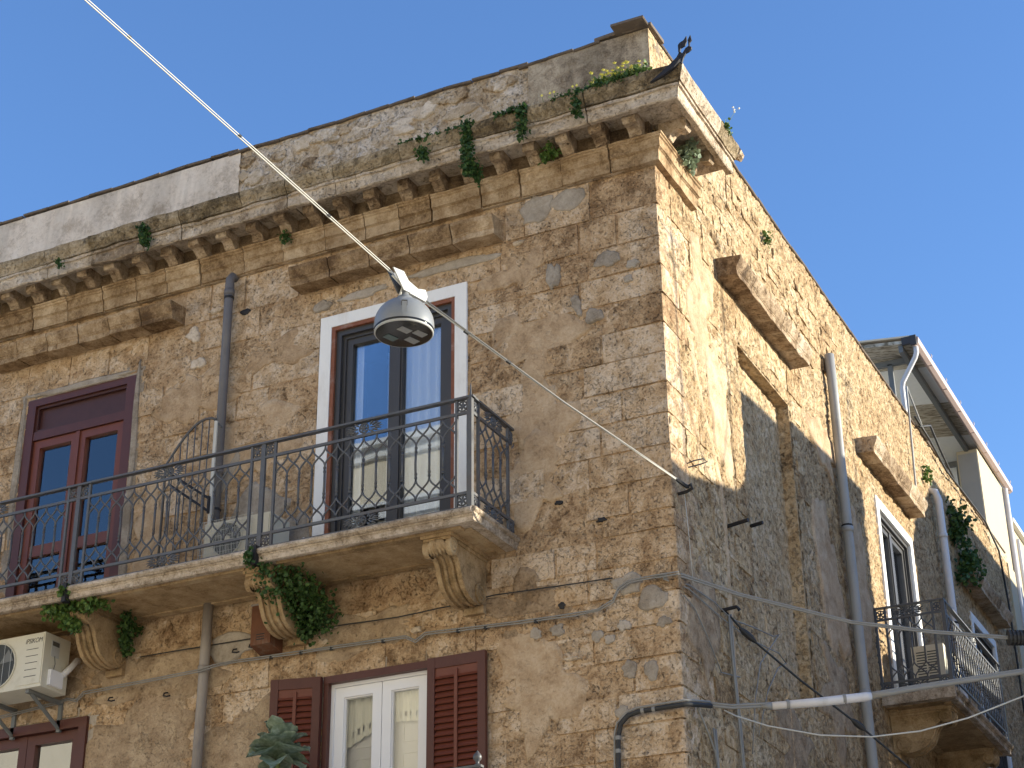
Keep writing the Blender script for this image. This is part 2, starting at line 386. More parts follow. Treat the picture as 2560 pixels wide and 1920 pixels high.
# ------------------------------------------------------------------ ground
g = MB(); g.box(-400, 400, -400, 400, -.3, 0); struct(g.build('ground', 'paving'))
g = MB(); g.box(-60, 60, -12.9, -1.6, -.2, .004); struct(g.build('road', 'street_stone'))
g = MB(); g.box(-60, .9, -1.5, .2, -.2, .13); struct(g.build('pavement', 'paving'))

# ------------------------------------------------------------------ the corner building
B = empty('corner_building', 'weathered ochre stone corner building with iron balconies and crumbling cornice', 'building')
front_holes = [(-6.79, -5.46, 6.80, 9.28), (-3.30, -1.88, 6.80, 9.30), (-3.17, -1.0, 3.0, 3.01), (-3.15, -2.18, 3.6, 5.90), (-6.99, -5.66, 3.6, 5.90)]
fw_ = relief(FR, 'front_wall', -9.6, -.02, 4.3, 10.72, .022, .007, -.008, front_holes, 'mortar', B, seed=11, rub=(.15, .10, .009))
side_holes = [(1.92, 3.47, 6.05, 9.22), (6.60, 8.14, 6.80, 9.32), (11.25, 12.75, 6.8, 9.32)]
sw_ = relief(SD, 'side_wall', .02, 14.7, 4.3, 11.34, .020, .009, -.004, side_holes, 'render_side', B, seed=23, cell=5, rub=(.12, .085, .020))
# plain lower masonry and the shell of the building behind
m = MB(); m.box(-14, -9.55, .0, .3, 0, 11.5); m.box(-9.6, -.0, .012, .3, 0, 4.32); m.build('lower_wall', 'plaster_taupe', B)
m = MB(); m.box(-.3, -.012, .3, 14.7, 0, 4.32); m.build('lower_wall', 'plaster_taupe', B)
m = MB(); m.box(-14, -.05, .05, 14.6, 10.95, 11.05); m.build('roof', 'terrace_floor', B)
m = MB(); m.box(-14, -13.8, .3, 14.6, 0, 10.95); m.box(-14, -.3, 14.4, 14.68, 0, 11.3); m.build('unseen_rear_wall', 'plaster_taupe', B)

# --- quoins turning the corner
def rows(keys, h):
    out = []
    for a, b_ in zip(keys[:-1], keys[1:]):
        n = max(1, round((b_-a)/h))
        out += [(a+(b_-a)*i/n, a+(b_-a)*(i+1)/n) for i in range(n)]
    return out
ROWS = rows([4.40, 5.92, 6.70, 6.86, 9.35, 9.67, 10.06], .272)
qlen = {}
def quoin(z0, z1, L1, L2):
    m = MB(); g_ = random.choice((.006, .009, .014)); z0 += g_/2; z1 -= g_/2; s_ = random.random()*40
    d1 = random.uniform(-.003, .010); d2 = random.uniform(-.003, .010); chip = random.uniform(.008, .022)
    # plan outline: around the corner, then inside
    us = [-L1+.003, -L1+.008]+[-L1*(1-t) for t in (.2, .4, .6, .8)]; plan = []
    for x in us: plan.append((x, -(d1 if x > -L1+.005 else -.06)))
    plan += [(d2-chip*1.6, -d1), (d2-chip*.4, -d1+chip*.4), (d2, -d1+chip*1.6)]
    for t in (.2, .4, .6, .8): plan.append((d2, L2*t))
    plan += [(d2, L2-.008), (-.06, L2-.003)]
    zs = [z0, z0+.004, z0+(z1-z0)*.35, z0+(z1-z0)*.68, z1-.004, z1]; k = len(plan)
    for zi, z in enumerate(zs):
        for pi, (x, y_) in enumerate(plan):
            e = zi in (0, len(zs)-1) or pi in (0, k-1)
            w = .004*nz(x*5+y_*5, z*7, s_)+.004*nz(x*14-y_*14, z*14, s_)
            ins = .05 if zi in (0, len(zs)-1) else 0
            nxx, nyy = (0, -1) if pi < 6 else ((1, 0) if pi > 8 else (.7, -.7))
            m.v.append((x+nxx*(w-ins), y_+nyy*(w-ins), z+.005*nz(x*6, y_*6, z*3+s_)))
    for zi in range(len(zs)-1):
        for pi in range(k-1): a = zi*k+pi; m.f.append((a, a+1, a+k+1, a+k))
    m.build('quoin', 'stone', B, fix=False)
for i, (z0, z1) in enumerate(ROWS):
    L1, L2 = ((.62, .40), (.42, .66), (.70, .36))[i % 3]; L1 *= random.uniform(.85, 1.1); L2 *= random.uniform(.85, 1.1)
    qlen[round(z0, 3)] = (L1, L2); quoin(z0, z1, L1, L2)
# --- ashlar of the front
courses(FR, -7.95, lambda z: -qlen[round(z, 3)][0]-.004, [r for r in ROWS if r[0] != 6.70 or True],
        [(-6.86, -5.40, 6.6, 9.32), (-3.36, -1.82, 6.6, 9.34), (-9, -1.40, 6.66, 6.90), (-3.24, -2.10, 3.0, 5.95), (-9, -5.56, 3.0, 5.95),
         (-3.62, -1.46, 9.66, 9.88), (-9, -4.93, 9.66, 9.88)], (.36, .78), 'stone', fw_, (-.010, .006), .005, 296)
# --- rough masonry of the side
courses(lambda u, d, z: SD(-u, d, z), -3.9, lambda z: -qlen.get(round(z, 3), (0, .05))[1]-.004,
        ROWS, [(-3.55, -1.84, 5.9, 9.30), (-3.75, -1.38, 9.62, 9.92), (-.95, .5, 10.02, 10.75)], (.26, .62), 'stone_side', sw_, (-.012, .006), .008, 170)

courses(lambda u, d, z: SD(-u, d, z), -5.6, -1.02, rows([10.06, 11.28], .155), [(-3.75, -1.38, 9.62, 9.92)], (.13, .34), 'stone_side', sw_, (-.010, .010), .010, 126)
# --- patches of render and cement
P = 0
for (u, z, ru, rz, d, mt) in [(-1.18, 8.55, .42, .36, .007, 'plaster_tan'), (-1.2, 7.9, .33, .28, .006, 'plaster_tan'), (-1.25, 7.35, .3, .34, .006, 'plaster_tan'),
        (-4.05, 8.25, .5, .42, .006, 'plaster_tan'), (-4.75, 8.9, .42, .3, .006, 'plaster_tan'),
        (-3.9, 9.15, .36, .25, .006, 'plaster_tan'), (-5.1, 7.5, .2, .5, .006, 'plaster_tan'), (-4.9, 5.45, .62, .55, .010, 'plaster_taupe'),
        (-3.95, 5.35, .42, .6, .010, 'plaster_taupe'), (-4.85, 6.15, .6, .22, .009, 'plaster_taupe'), (-2.7, 6.3, .7, .2, .008, 'plaster_taupe'),
        (-1.2, 5.5, .36, .5, .007, 'plaster_tan'), (-1.35, 6.25, .35, .22, .007, 'plaster_taupe'), (-5.4, 6.35, .3, .3, .008, 'plaster_taupe'),
        (-6.3, 6.2, .5, .25, .008, 'plaster_taupe'), (-1.3, 9.35, .3, .18, .007, 'plaster_tan')]:
    P += 1; blob(FR, u, z, ru, rz, d*.6, 'plaster_patch', mt, fw_, seed=P*1.37, rag=.6, n=44)
for (u, z, ru, rz, rot) in [(-1.13, 9.93, .16, .13, .2), (-.83, 9.93, .2, .10, .3), (-.985, 9.20, .075, .15, 0), (-.482, 9.23, .11, .085, 0), (-.245, 9.126, .06, .045, 0),
        (-.291, 8.994, .04, .04, 0), (-.62, 8.72, .09, .075, .4), (-.78, 8.86, .045, .10, .2), (-2.0, 9.57, .48, .055, .02), (-2.9, 9.52, .28, .045, .05), (-3.35, 9.50, .1, .06, 0),
        (-.426, 5.591, .07, .08, 0), (-.246, 5.565, .065, .085, 0), (-.461, 5.949, .055, .05, 0), (-.129, 5.929, .06, .045, 0), (-.583, 5.864, .05, .045, 0),
        (-.69, 5.90, .05, .05, 0), (-.489, 5.271, .07, .05, 0), (-1.217, 6.0, .05, .06, 0), (-1.03, 6.0, .06, .055, 0), (-.42, 6.28, .14, .09, 0), (-.2, 6.12, .13, .1, 0),
        (-3.95, 7.55, .30, .28, 0), (-3.55, 7.2, .2, .3, 0), (-6.92, 7.95, .06, .07, 0), (-4.15, 6.35, .28, .13, 0), (-4.28, 8.0, .05, .28, -.5),
        (-6.12, 9.31, .68, .035, 0), (-5.42, 8.6, .035, .7, 0), (-5.41, 7.5, .05, .6, 0), (-6.83, 8.5, .035, .7, 0)]:
    P += 1; blob(FR, u, z, ru, rz, .016, 'cement_patch', 'cement', fw_, seed=P*2.1, rag=.3, rot=rot)
for (u, z, ru, rz) in [(-4.80, 9.55, .07, .09), (-4.72, 9.22, .09, .06), (-4.55, 9.75, .1, .03), (-1.32, 9.62, .05, .025), (-.62, 7.83, .05, .02), (-2.3, 6.2, .05, .03), (-.9, 5.75, .07, .015), (-4.4, 5.65, .04, .03)]:
    P += 1; blob(FR, u, z, ru, rz, .022, 'pale_stone', 'white_stone', fw_, seed=P*1.9, rag=.35, n=14)
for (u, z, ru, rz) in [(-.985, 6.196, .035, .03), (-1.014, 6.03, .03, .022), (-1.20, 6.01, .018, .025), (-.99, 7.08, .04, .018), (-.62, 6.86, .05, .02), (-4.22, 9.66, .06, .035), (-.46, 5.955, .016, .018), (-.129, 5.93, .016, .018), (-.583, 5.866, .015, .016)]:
    P += 1; blob(FR, u, z, ru, rz, .012, 'painted_hole', 'iron_black', fw_, seed=P, rag=.4, n=12)  # near-flush dark discs: shade of small wall holes painted, nothing is recessed
for (u, z, ru, rz, mt) in [(.5, 6.1, .3, .5, 'plaster_taupe'), (2.7, 5.55, .6, .35, 'plaster_taupe'), (.95, 9.3, .35, .5, 'plaster_tan'), (4.3, 7.6, .4, .9, 'plaster_tan'), (4.2, 6.4, .45, .5, 'plaster_taupe'), (1.3, 8.3, .3, .6, 'plaster_tan'), (5.6, 8.0, .3, .8, 'plaster_tan'), (4.6, 9.2, .5, .3, 'plaster_tan')]:
    P += 1; blob(SD, u, z, ru, rz, .012, 'plaster_patch', mt, sw_, seed=P*1.7, rag=.5)
# pale mortar seam on the side wall, stones at the recess
m = MB(); pts = [(.62, 8.7), (.72, 8.35), (.86, 8.05), (1.04, 7.75), (1.17, 7.5), (1.22, 7.2), (1.22, 6.6), (1.23, 6.0), (1.23, 5.4)]
for i, (u, z) in enumerate(pts):
    w = .035+.02*abs(nz(u*3, z*3)); m.v += [(u-w, -.012, z), (u, .016, z), (u+w, -.012, z)]
for i in range(len(pts)-1):
    for k in (0, 1): a = i*3+k; m.f.append((a, a+1, a+4, a+3))
m.xf(SD).build('mortar_seam', 'plaster_tan', sw_, smooth=True)
# blind window recess on the side
REC = MB()
for b_ in [(1.80, 1.94, -.22, -.012, 6.0, 9.3), (3.45, 3.6, -.22, -.012, 6.0, 9.3), (1.94, 3.45, -.22, -.012, 9.20, 9.32), (1.94, 3.45, -.22, -.012, 6.0, 6.07)]: REC.box(*b_)
rec = REC.xf(SD).build('blind_window', 'stone_side', B)
relief(SD, 'recess_back', 1.9, 3.5, 6.0, 9.26, .03, .012, -.13, [], 'stone_side', rec, seed=41, rub=(.14, .1, .010))

# --- cornice, modillions, string course
CYMA = [(-.06, 10.55), (.42, 10.55), (.42, 10.565), (.43, 10.585), (.455, 10.62), (.465, 10.66), (.465, 10.69), (-.06, 10.73)]
CORN_ALL = [(-.06, 10.43), (.375, 10.41), (.385, 10.42), (.385, 10.515), (.405, 10.52), (.405, 10.545), (.42, 10.55), (.42, 10.565), (.43, 10.585), (.455, 10.62), (.465, 10.66), (.465, 10.69), (-.06, 10.73)]
CORN = [(-.06, 10.485), (.315, 10.485), (.322, 10.415), (.375, 10.405), (.385, 10.415), (.385, 10.515), (.405, 10.52), (.405, 10.546), (-.06, 10.546)]
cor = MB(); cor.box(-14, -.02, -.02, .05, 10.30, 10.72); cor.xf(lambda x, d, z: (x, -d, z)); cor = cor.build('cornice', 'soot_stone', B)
u = 0.0; first = True
while u > -9.2:
    L = random.uniform(.42, .72); g_ = random.choice((.004, .006, .012))
    extr(FR, CORN, u-L+g_, u, 'cornice_block', 'cornice_pale', cor, m1=1 if first else 0, n=7, jit=.014, dz=random.uniform(-.004, .002), dd=random.uniform(-.004, .004))
    extr(FR, CYMA, u-L+g_, u, 'cyma_block', 'cornice_lichen', cor, m1=1 if first else 0, n=6, jit=.012, dz=random.uniform(-.002, .006), dd=random.uniform(-.006, .004))
    u -= L; first = False
extr(FR, CORN_ALL, -14, u, 'cornice_block', 'cornice_stone', cor, n=4)
for i, (a, b_) in enumerate(((0, .52), (.527, .98))):
    extr(SD, CORN, a, b_, 'cornice_block', 'cornice_pale', cor, m0=-1 if i == 0 else 0, n=4, jit=.008)
    extr(SD, CYMA, a, b_, 'cyma_block', 'cornice_lichen' if i else 'cornice_pale', cor, m0=-1 if i == 0 else 0, n=4, jit=.010)
# rounded broken tail of the top moulding at the return
m = MB(); m.tube([(.43, .98, 10.645), (.43, 1.08, 10.64), (.42, 1.14, 10.63)], [.05, .045, .01], 8); m.build('broken_moulding', 'cornice_stone', cor)
MOD = [(.04, 10.49), (.30, 10.49), (.30, 10.40), (.285, 10.372), (.25, 10.368), (.215, 10.378), (.18, 10.365), (.15, 10.335), (.135, 10.316), (.04, 10.313)]
x = -.115
while x > -8.6:
    w = .115+random.uniform(-.008, .008)
    cut = random.choice((0, 0, 0, .03, .07)); o = extr(FR, [(min(d, .30-cut), z) for d, z in MOD], x-w/2, x+w/2, 'modillion', 'cornice_stone', cor, n=2, jit=.02, dd=random.uniform(-.012, .006))
    x -= .327+random.uniform(-.012, .012)
extr(SD, MOD, .03, .13, 'modillion', 'cornice_stone', cor, n=1, jit=.01)
extr(SD, MOD, .62, .70, 'modillion', 'cornice_stone', cor, n=1, jit=.03)
STR = [(-.03, 10.315), (.115, 10.315), (.115, 10.297), (.102, 10.292), (.102, 10.275), (.088, 10.268), (.085, 10.185), (.072, 10.18), (.068, 10.176), (.060, 10.172), (.055, 10.065), (-.03, 10.06)]
st_ = MB(); st_.box(-14, -.02, -.02, .03, 10.06, 10.32); st_ = st_.xf(FR).build('string_course', 'cornice_stone', B)
u = 0.0; first = True
while u > -9.0:
    L = random.uniform(.33, .52); g_ = random.choice((.006, .010, .018))
    extr(FR, STR, u-L+g_, u, 'string_block', 'stone_dressed', st_, m1=1 if first else 0, n=6, jit=.008, dz=random.uniform(-.004, .004), dd=random.uniform(-.006, .003))
    u -= L; first = False
for i, (a, b_) in enumerate(((0, .46), (.47, .88))):
    extr(SD, STR, a, b_, 'string_block', 'stone_dressed', st_, m0=-1 if i == 0 else 0, n=3, jit=.006)

# --- hoods over the openings
HOOD = [(-.04, 9.69), (.185, 9.678), (.188, 9.682), (.188, 9.735), (.195, 9.74), (.195, 9.752), (.203, 9.758), (.215, 9.785), (.235, 9.825), (.24, 9.86), (-.04, 9.885)]
def hood(F, a, b_, mat='stone_dressed'):
    c = bx(F, a+.02, b_-.02, -.05, .0, 9.69, 9.86).build('window_hood', mat, B); n_ = max(4, round((b_-a)/.40)); L = (b_-a)/n_
    for i in range(n_):
        extr(F, HOOD, a+i*L+.005, a+(i+1)*L-.005, 'hood_block', mat, c, n=7, jit=.010, dz=random.uniform(-.004, .004), dd=random.uniform(-.006, .004))
hood(FR, -3.60, -1.47); hood(FR, -7.2, -4.93)
hood(SD, 1.47, 3.66, 'cornice_stone'); hood(SD, 6.02, 8.30, 'cornice_stone'); hood(SD, 10.9, 13.2, 'cornice_stone')

# --- parapet and coping tiles
def parapet_box(F, a, b_, z0, z1, d0, d1, mat, seed, name='parapet', amp=.006):
    o = relief(F, name, a, b_, z0, z1, .03, amp, d1, [], mat, B, seed=seed); return o
p1 = parapet_box(FR, -9.6, -4.40, 10.66, 11.52, 0, .0, 'parapet_plaster', 3)
p2 = parapet_box(FR, -4.42, -1.15, 10.66, 11.52, 0, -.012, 'parapet_rubble', 5, amp=.018)
p3 = parapet_box(FR, -1.20, 0.0, 10.66, 11.52, 0, .002, 'parapet_dark', 6, amp=.004)
m = MB(); m.box(-14, -.0, .03, .28, 10.7, 11.52); m.box(-.28, -.03, .28, 14.7, 10.7, 11.32); m.build('parapet_core', 'parapet_dark', B)
p4 = parapet_box(SD, 0, 1.9, 10.7, 11.52, 0, .002, 'render_side', 9)
for k in range(26):       # exposed rubble in the middle of the parapet
    uu = random.uniform(-4.35, -1.3); zz = random.uniform(11.0, 11.45)
    blob(FR, uu, zz, random.uniform(.07, .2), random.uniform(.05, .09), .012, 'rubble_stone', random.choice(('parapet_rubble', 'white_stone', 'parapet_rubble')), p2, seed=k*1.3, rag=.4, n=16, rot=random.uniform(-.2, .2))
def coping(F, a, b_, z, parent, m1=0, th=.026, wid=.30, L0=.30):
    u = b_
    while u > a:
        L = L0*random.uniform(.85, 1.15); g_ = random.choice((.004, .008)); dz = random.uniform(-.006, .010); sl_ = random.uniform(-.016, .016)
        prof = [(-wid, 0), (.014, -.003), (.022, .006), (.018, th*.8), (-wid, th)]
        mm = MB(); n_ = 3
        for i in range(n_+1):
            t = i/n_
            for (d, zz) in prof: mm.v.append((u-L+g_+(L-g_)*t, d+.006*nz(u*9+t, d), z+zz+dz+sl_*(t-.5)+.004*nz(u*4+t*3, d*4)-.012*(2*t-1)**2*0))
        k = len(prof)
        for i in range(n_):
            for j in range(k): p_ = i*k+j; q_ = i*k+(j+1) % k; mm.f.append((p_, q_, q_+k, p_+k))
        mm.f.append(tuple(range(k))[::-1]); mm.f.append(tuple(range(n_*k, n_*k+k)))
        mm.xf(F).build('coping_tile', 'terracotta', parent); u -= L
coping(FR, -8.4, -4.42, 11.535, p1); coping(FR, -4.40, -1.2, 11.515, p2); coping(FR, -1.19, -.47, 11.502, p3); coping(FR, -.45, .04, 11.535, p3, th=.04, L0=.26)
coping(SD, .05, 1.95, 11.535, p4); coping(SD, 2.0, 9.2, 11.325, sw_, wid=.26, L0=.36); coping(SD, 9.2, 14.6, 11.33, sw_, wid=.26, L0=.5)

# --- doors and windows
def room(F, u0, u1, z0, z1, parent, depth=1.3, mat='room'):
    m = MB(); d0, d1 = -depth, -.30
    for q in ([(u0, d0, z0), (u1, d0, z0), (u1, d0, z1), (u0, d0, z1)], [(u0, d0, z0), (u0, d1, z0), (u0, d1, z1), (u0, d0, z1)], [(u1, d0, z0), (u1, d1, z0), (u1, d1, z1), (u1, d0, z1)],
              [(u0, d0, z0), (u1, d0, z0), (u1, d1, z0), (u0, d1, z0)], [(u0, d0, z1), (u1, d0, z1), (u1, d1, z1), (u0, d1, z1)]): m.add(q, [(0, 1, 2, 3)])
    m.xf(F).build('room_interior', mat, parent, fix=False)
def reveal(F, u0, u1, z0, z1, parent, mat='cement', t=.1, d0=-.34, d1=-.006):
    m = MB(); m.box(u0-t, u0, d0, d1, z0, z1); m.box(u1, u1+t, d0, d1, z0, z1); m.box(u0-t, u1+t, d0, d1, z1, z1+t)
    m.xf(F).build('reveal', mat, parent)
def framebox(F, u0, u1, z0, z1, w, d0, d1, name, mat, parent, bottom=True, wt=None):
    wt = wt or w; m = MB(); m.box(u0, u0+w, d0, d1, z0, z1); m.box(u1-w, u1, d0, d1, z0, z1); m.box(u0+w, u1-w, d0, d1, z1-wt, z1)
    if bottom: m.box(u0+w, u1-w, d0, d1, z0, z0+w)
    return m.xf(F).build(name, mat, parent)
def curtain(F, u0, u1, z0, z1, d, name, mat, parent, folds=7, amp=.025, nzs=4):
    m = MB(); n_ = folds*8
    for j in range(nzs+1):
        for i in range(n_+1):
            t = i/n_; z = z0+(z1-z0)*j/nzs
            m.v.append((u0+(u1-u0)*t, d+amp*math.sin(t*folds*2*math.pi+.6*math.sin(t*5))+amp*.5*nz(t*6, z), z))
    for j in range(nzs):
        for i in range(n_): a = j*(n_+1)+i; m.f.append((a, a+1, a+n_+2, a+n_+1))
    return m.xf(F).build(name, mat, parent, smooth=True, fix=False)
# balcony door beside the street lamp
def dark_door(F, u0, u1, z0, z1, curt=True, wood=True):
    D = empty('balcony_door', parent=B)
    w = .118
    m = MB(); m.box(u0-w, u0, -.03, .016, z0, z1+w); m.box(u1, u1+w, -.03, .016, z0, z1+w); m.box(u0, u1, -.03, .016, z1, z1+w); m.xf(F).build('surround', 'white_paint', D)
    if wood: framebox(F, u0, u1, z0, z1, .038, -.12, .006, 'timber_frame', 'brown_wood', D, False)
    a = .040 if wood else .0
    framebox(F, u0+a, u1-a, z0, z1-a, .050, -.14, -.022, 'outer_frame', 'anthracite', D, False)
    framebox(F, u0+a+.048, u1-a-.048, z0, z1-a-.048, .035, -.15, -.055, 'inner_frame', 'anthracite', D, False)
    c = (u0+u1)/2
    for (p, q) in ((u0+a+.083, c-.006), (c+.006, u1-a-.083)):
        framebox(F, p, q, z0+.02, z1-a-.083, .062, -.135, -.072, 'door_leaf', 'anthracite', D, True)
        bx(F, p+.06, q-.06, -.112, -.106, z0+.08, z1-a-.14).build('pane', 'glass', D)
    bx(F, c-.05, c+.05, -.072, -.058, z0+.02, z1-a-.083).build('meeting_stile', 'anthracite', D)
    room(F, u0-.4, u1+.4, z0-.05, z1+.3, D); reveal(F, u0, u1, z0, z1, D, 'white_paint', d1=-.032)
    if curt:
        curtain(F, c+.02, u1-.1, z0, z1-.05, -.18, 'sheer_curtain', 'curtain', D, 6, .03)
        curtain(F, u0+.12, u0+.24, z0, z1-.05, -.17, 'sheer_curtain', 'curtain', D, 2, .02)
        curtain(F, u0+.24, c-.02, z0, z1-.05, -.62, 'sheer_curtain', 'curtain', D, 4, .03)
    return D
dark_door(FR, -3.236, -1.954, 6.86, 9.244)
dark_door(SD, 6.69, 8.07, 6.86, 9.26, True, False); dark_door(SD, 11.35, 12.65, 6.86, 9.26, False, False)
# maroon glazed door on the left
def maroon_door():
    D = empty('balcony_door', parent=B); u0, u1, z0, z1 = -6.79, -5.46, 6.86, 9.28
    framebox(FR, u0, u1, z0, z1, .105, -.13, -.004, 'door_frame', 'maroon', D, False, wt=.075)
    bx(FR, u0+.105, u1-.105, -.12, -.012, 8.83, 8.92).build('transom_rail', 'maroon', D)
    framebox(FR, u0+.105, u1-.105, 8.92, z1-.075, .028, -.10, -.03, 'panel_moulding', 'maroon_dark', D, True)
    bx(FR, u0+.13, u1-.13, -.09, -.065, 8.945, z1-.10).build('transom_panel', 'maroon_dark', D)
    c = (u0+u1)/2
    for (p, q) in ((u0+.108, c-.004), (c+.004, u1-.108)):
        L = framebox(FR, p, q, z0+.01, 8.826, .082, -.11, -.035, 'door_leaf', 'maroon_red', D, True)
        bx(FR, p+.082, q-.082, -.10, -.042, 7.60, 7.71).build('mid_rail', 'maroon_red', D)
        for (a, b_) in ((7.71, 8.745), (z0+.09, 7.60)): bx(FR, p+.08, q-.08, -.082, -.076, a, b_).build('pane', 'glass', D)
        curtain(FR, p+.05, p+(q-p)*.62, z0, 8.8, -.26, 'sheer_curtain', 'curtain', D, 4, .02)
    bx(FR, c-.022, c+.022, -.035, -.018, z0+.02, 8.826).build('cover_strip', 'maroon_red', D)
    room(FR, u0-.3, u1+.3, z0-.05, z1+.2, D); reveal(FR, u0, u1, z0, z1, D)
maroon_door()
# casement window with shutters below
def shutter(F, parent, u0, u1, z0, z1, hinge=None, ang=0, d=.03):
    Sx = empty('shutter', parent=parent); T = F
    if ang:
        def T(u, dd, z):
            r = u-hinge; c_, s_ = math.cos(ang), math.sin(ang); return F(hinge+r*c_-0*dd, d+(dd-d)*c_+abs(r)*s_, z)
    def P_(nm, b_, mt): bx(T, *b_).build(nm, mt, Sx)
    P_('stile', (u0, u0+.068, d, d+.04, z0, z1), 'maroon'); P_('stile', (u1-.068, u1, d, d+.04, z0, z1), 'maroon')
    P_('top_rail', (u0+.068, u1-.068, d, d+.038, z1-.09, z1), 'maroon')
    P_('head_panel', (u0+.068, u1-.068, d+.005, d+.028, z1-.16, z1-.09), 'maroon_red')
    c = (u0+u1)/2; P_('tilt_rod', (c-.014, c+.014, d+.028, d+.044, z0, z1-.115), 'maroon_red')
    k = 0; z = z1-.175
    while z > z0+.05:
        for (a, b_) in ((u0+.066, c-.012), (c+.012, u1-.066)):
            m = MB(); m.add([(a, d+.004, z+.040), (b_, d+.004, z+.040), (b_, d+.010, z+.046), (a, d+.010, z+.046), (a, d+.030, z-.004), (b_, d+.030, z-.004), (b_, d+.037, z+.003), (a, d+.037, z+.003)],
                  [(0, 1, 2, 3), (4, 7, 6, 5), (0, 4, 5, 1), (3, 2, 6, 7), (0, 3, 7, 4), (1, 5, 6, 2)])
            m.xf(T).build('slat', 'maroon_red', Sx)
        z -= .052
    bx(T, u0+.05, u1-.05, d-.002, d+.003, z0+.03, z1-.05).build('shutter_back', 'maroon_dark', Sx)
Wn = empty('casement_window', parent=B)
u0, u1, z0, z1 = -3.17, -2.165, 3.62, 5.92
m = MB(); m.box(u0, u1, -.12, .028, z1-.062, z1); m.box(u0, u0+.045, -.12, .02, z0, z1-.062); m.box(u1-.02, u1, -.12, .02, z0, z1-.062); m.xf(FR).build('window_frame', 'maroon', Wn)
framebox(FR, u0+.045, u1-.02, z0, z1-.062, .03, -.13, -.03, 'sash_frame', 'pvc_white', Wn)
c = -2.645
for (p, q) in ((u0+.076, c-.003), (c+.003, u1-.05)):
    framebox(FR, p, q, z0+.03, z1-.094, .085, -.11, -.045, 'casement', 'pvc_white', Wn)
    framebox(FR, p+.083, q-.083, z0+.113, z1-.177, .012, -.10, -.06, 'glazing_bead', 'pvc_white', Wn)
    bx(FR, p+.08, q-.08, -.083, -.077, z0+.11, z1-.17).build('pane', 'glass_clear', Wn)
    # lace valance and inner panelled shutters seen through the pane
    cm = MB(); n_ = 20; rows_ = 8; sl_ = .16 if p < c-.1 else -.02
    for j in range(rows_+1):
        for i in range(n_+1):
            t = i/n_; z = z1-.10-(.34+(-sl_*(t-1)))*j/rows_; cm.v.append((p+.05+(q-p-.1)*t, -.135+.010*math.sin(t*26), z))
    for j in range(rows_):
        for i in range(n_):
            if rows_-3 < j < rows_-1+1 and i % 3 == 1 and j != rows_-1: continue
            a = j*(n_+1)+i; cm.f.append((a, a+1, a+n_+2, a+n_+1))
    cm.xf(FR).build('lace_valance', 'curtain_white', Wn, fix=False)
    bx(FR, p+.02, q-.02, -.20, -.165, z0, z1-.05).build('inner_shutter', 'pvc_white', Wn)
    for (a, b_) in ((z0+.1, 4.55), (4.65, 5.25), (5.33, 5.72)): framebox(FR, p+.13, q-.11, a, b_, .016, -.167, -.157, 'panel_moulding', 'pvc_white', Wn)
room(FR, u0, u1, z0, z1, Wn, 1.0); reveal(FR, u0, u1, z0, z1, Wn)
shutter(FR, B, -2.16, -1.635, 3.62, 5.915, d=.035); shutter(FR, B, -3.61, -3.175, 3.62, 5.915, hinge=-3.175, ang=R(14), d=.03)
# maroon window at the bottom left
Wn = empty('casement_window', parent=B); u0, u1, z0, z1 = -7.02, -5.63, 3.62, 5.917
framebox(FR, u0, u1, z0, z1, .085, -.11, .03, 'window_frame', 'maroon', Wn, True)
c = (u0+u1)/2
for (p, q) in ((u0+.09, c-.003), (c+.003, u1-.09)):
    framebox(FR, p, q, z0+.09, z1-.09, .09, -.09, -.02, 'casement', 'maroon', Wn); bx(FR, p+.08, q-.08, -.065, -.06, z0+.18, z1-.17).build('pane', 'glass_mid', Wn)
    bx(FR, p+.02, q-.02, -.16, -.13, z0+.1, z1-.1).build('inner_shutter', 'curtain_white', Wn)
    for (a, b_) in ((z0+.2, 4.9), (5.0, 5.66)): framebox(FR, p+.13, q-.13, a, b_, .015, -.132, -.120, 'panel_moulding', 'curtain_white', Wn)
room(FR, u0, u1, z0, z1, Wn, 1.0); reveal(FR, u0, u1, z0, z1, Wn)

# --- balconies
SLAB = [(-.05, 6.865), (.77, 6.855), (.785, 6.85), (.80, 6.835), (.80, 6.815), (.785, 6.80), (.768, 6.797), (.768, 6.785), (.76, 6.780), (.76, 6.735), (.735, 6.73), (.70, 6.745), (-.05, 6.745)]
def slab(F, cuts, ends):
    Bc = empty('balcony', parent=B)
    for (a, b_) in zip(cuts[:-1], cuts[1:]):
        extr(F, SLAB, a+.004, b_-.004, 'slab', 'slab_stone', Bc, n=max(3, int((b_-a)/.25)), jit=.006)
        # soffit mouldings between the corbels
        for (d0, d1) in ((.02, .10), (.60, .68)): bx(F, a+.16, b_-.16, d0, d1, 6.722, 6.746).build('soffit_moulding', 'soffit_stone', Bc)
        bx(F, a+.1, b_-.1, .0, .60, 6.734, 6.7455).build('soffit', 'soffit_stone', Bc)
    return Bc
bal = slab(FR, [-8.9, -7.33, -5.38, -3.42, -1.38], None)
for x_ in (-3.40, -5.365): bx(FR, x_-.02, x_+.02, .752, .815, 6.70, 6.87).build('post_foot', 'iron_black', bal)
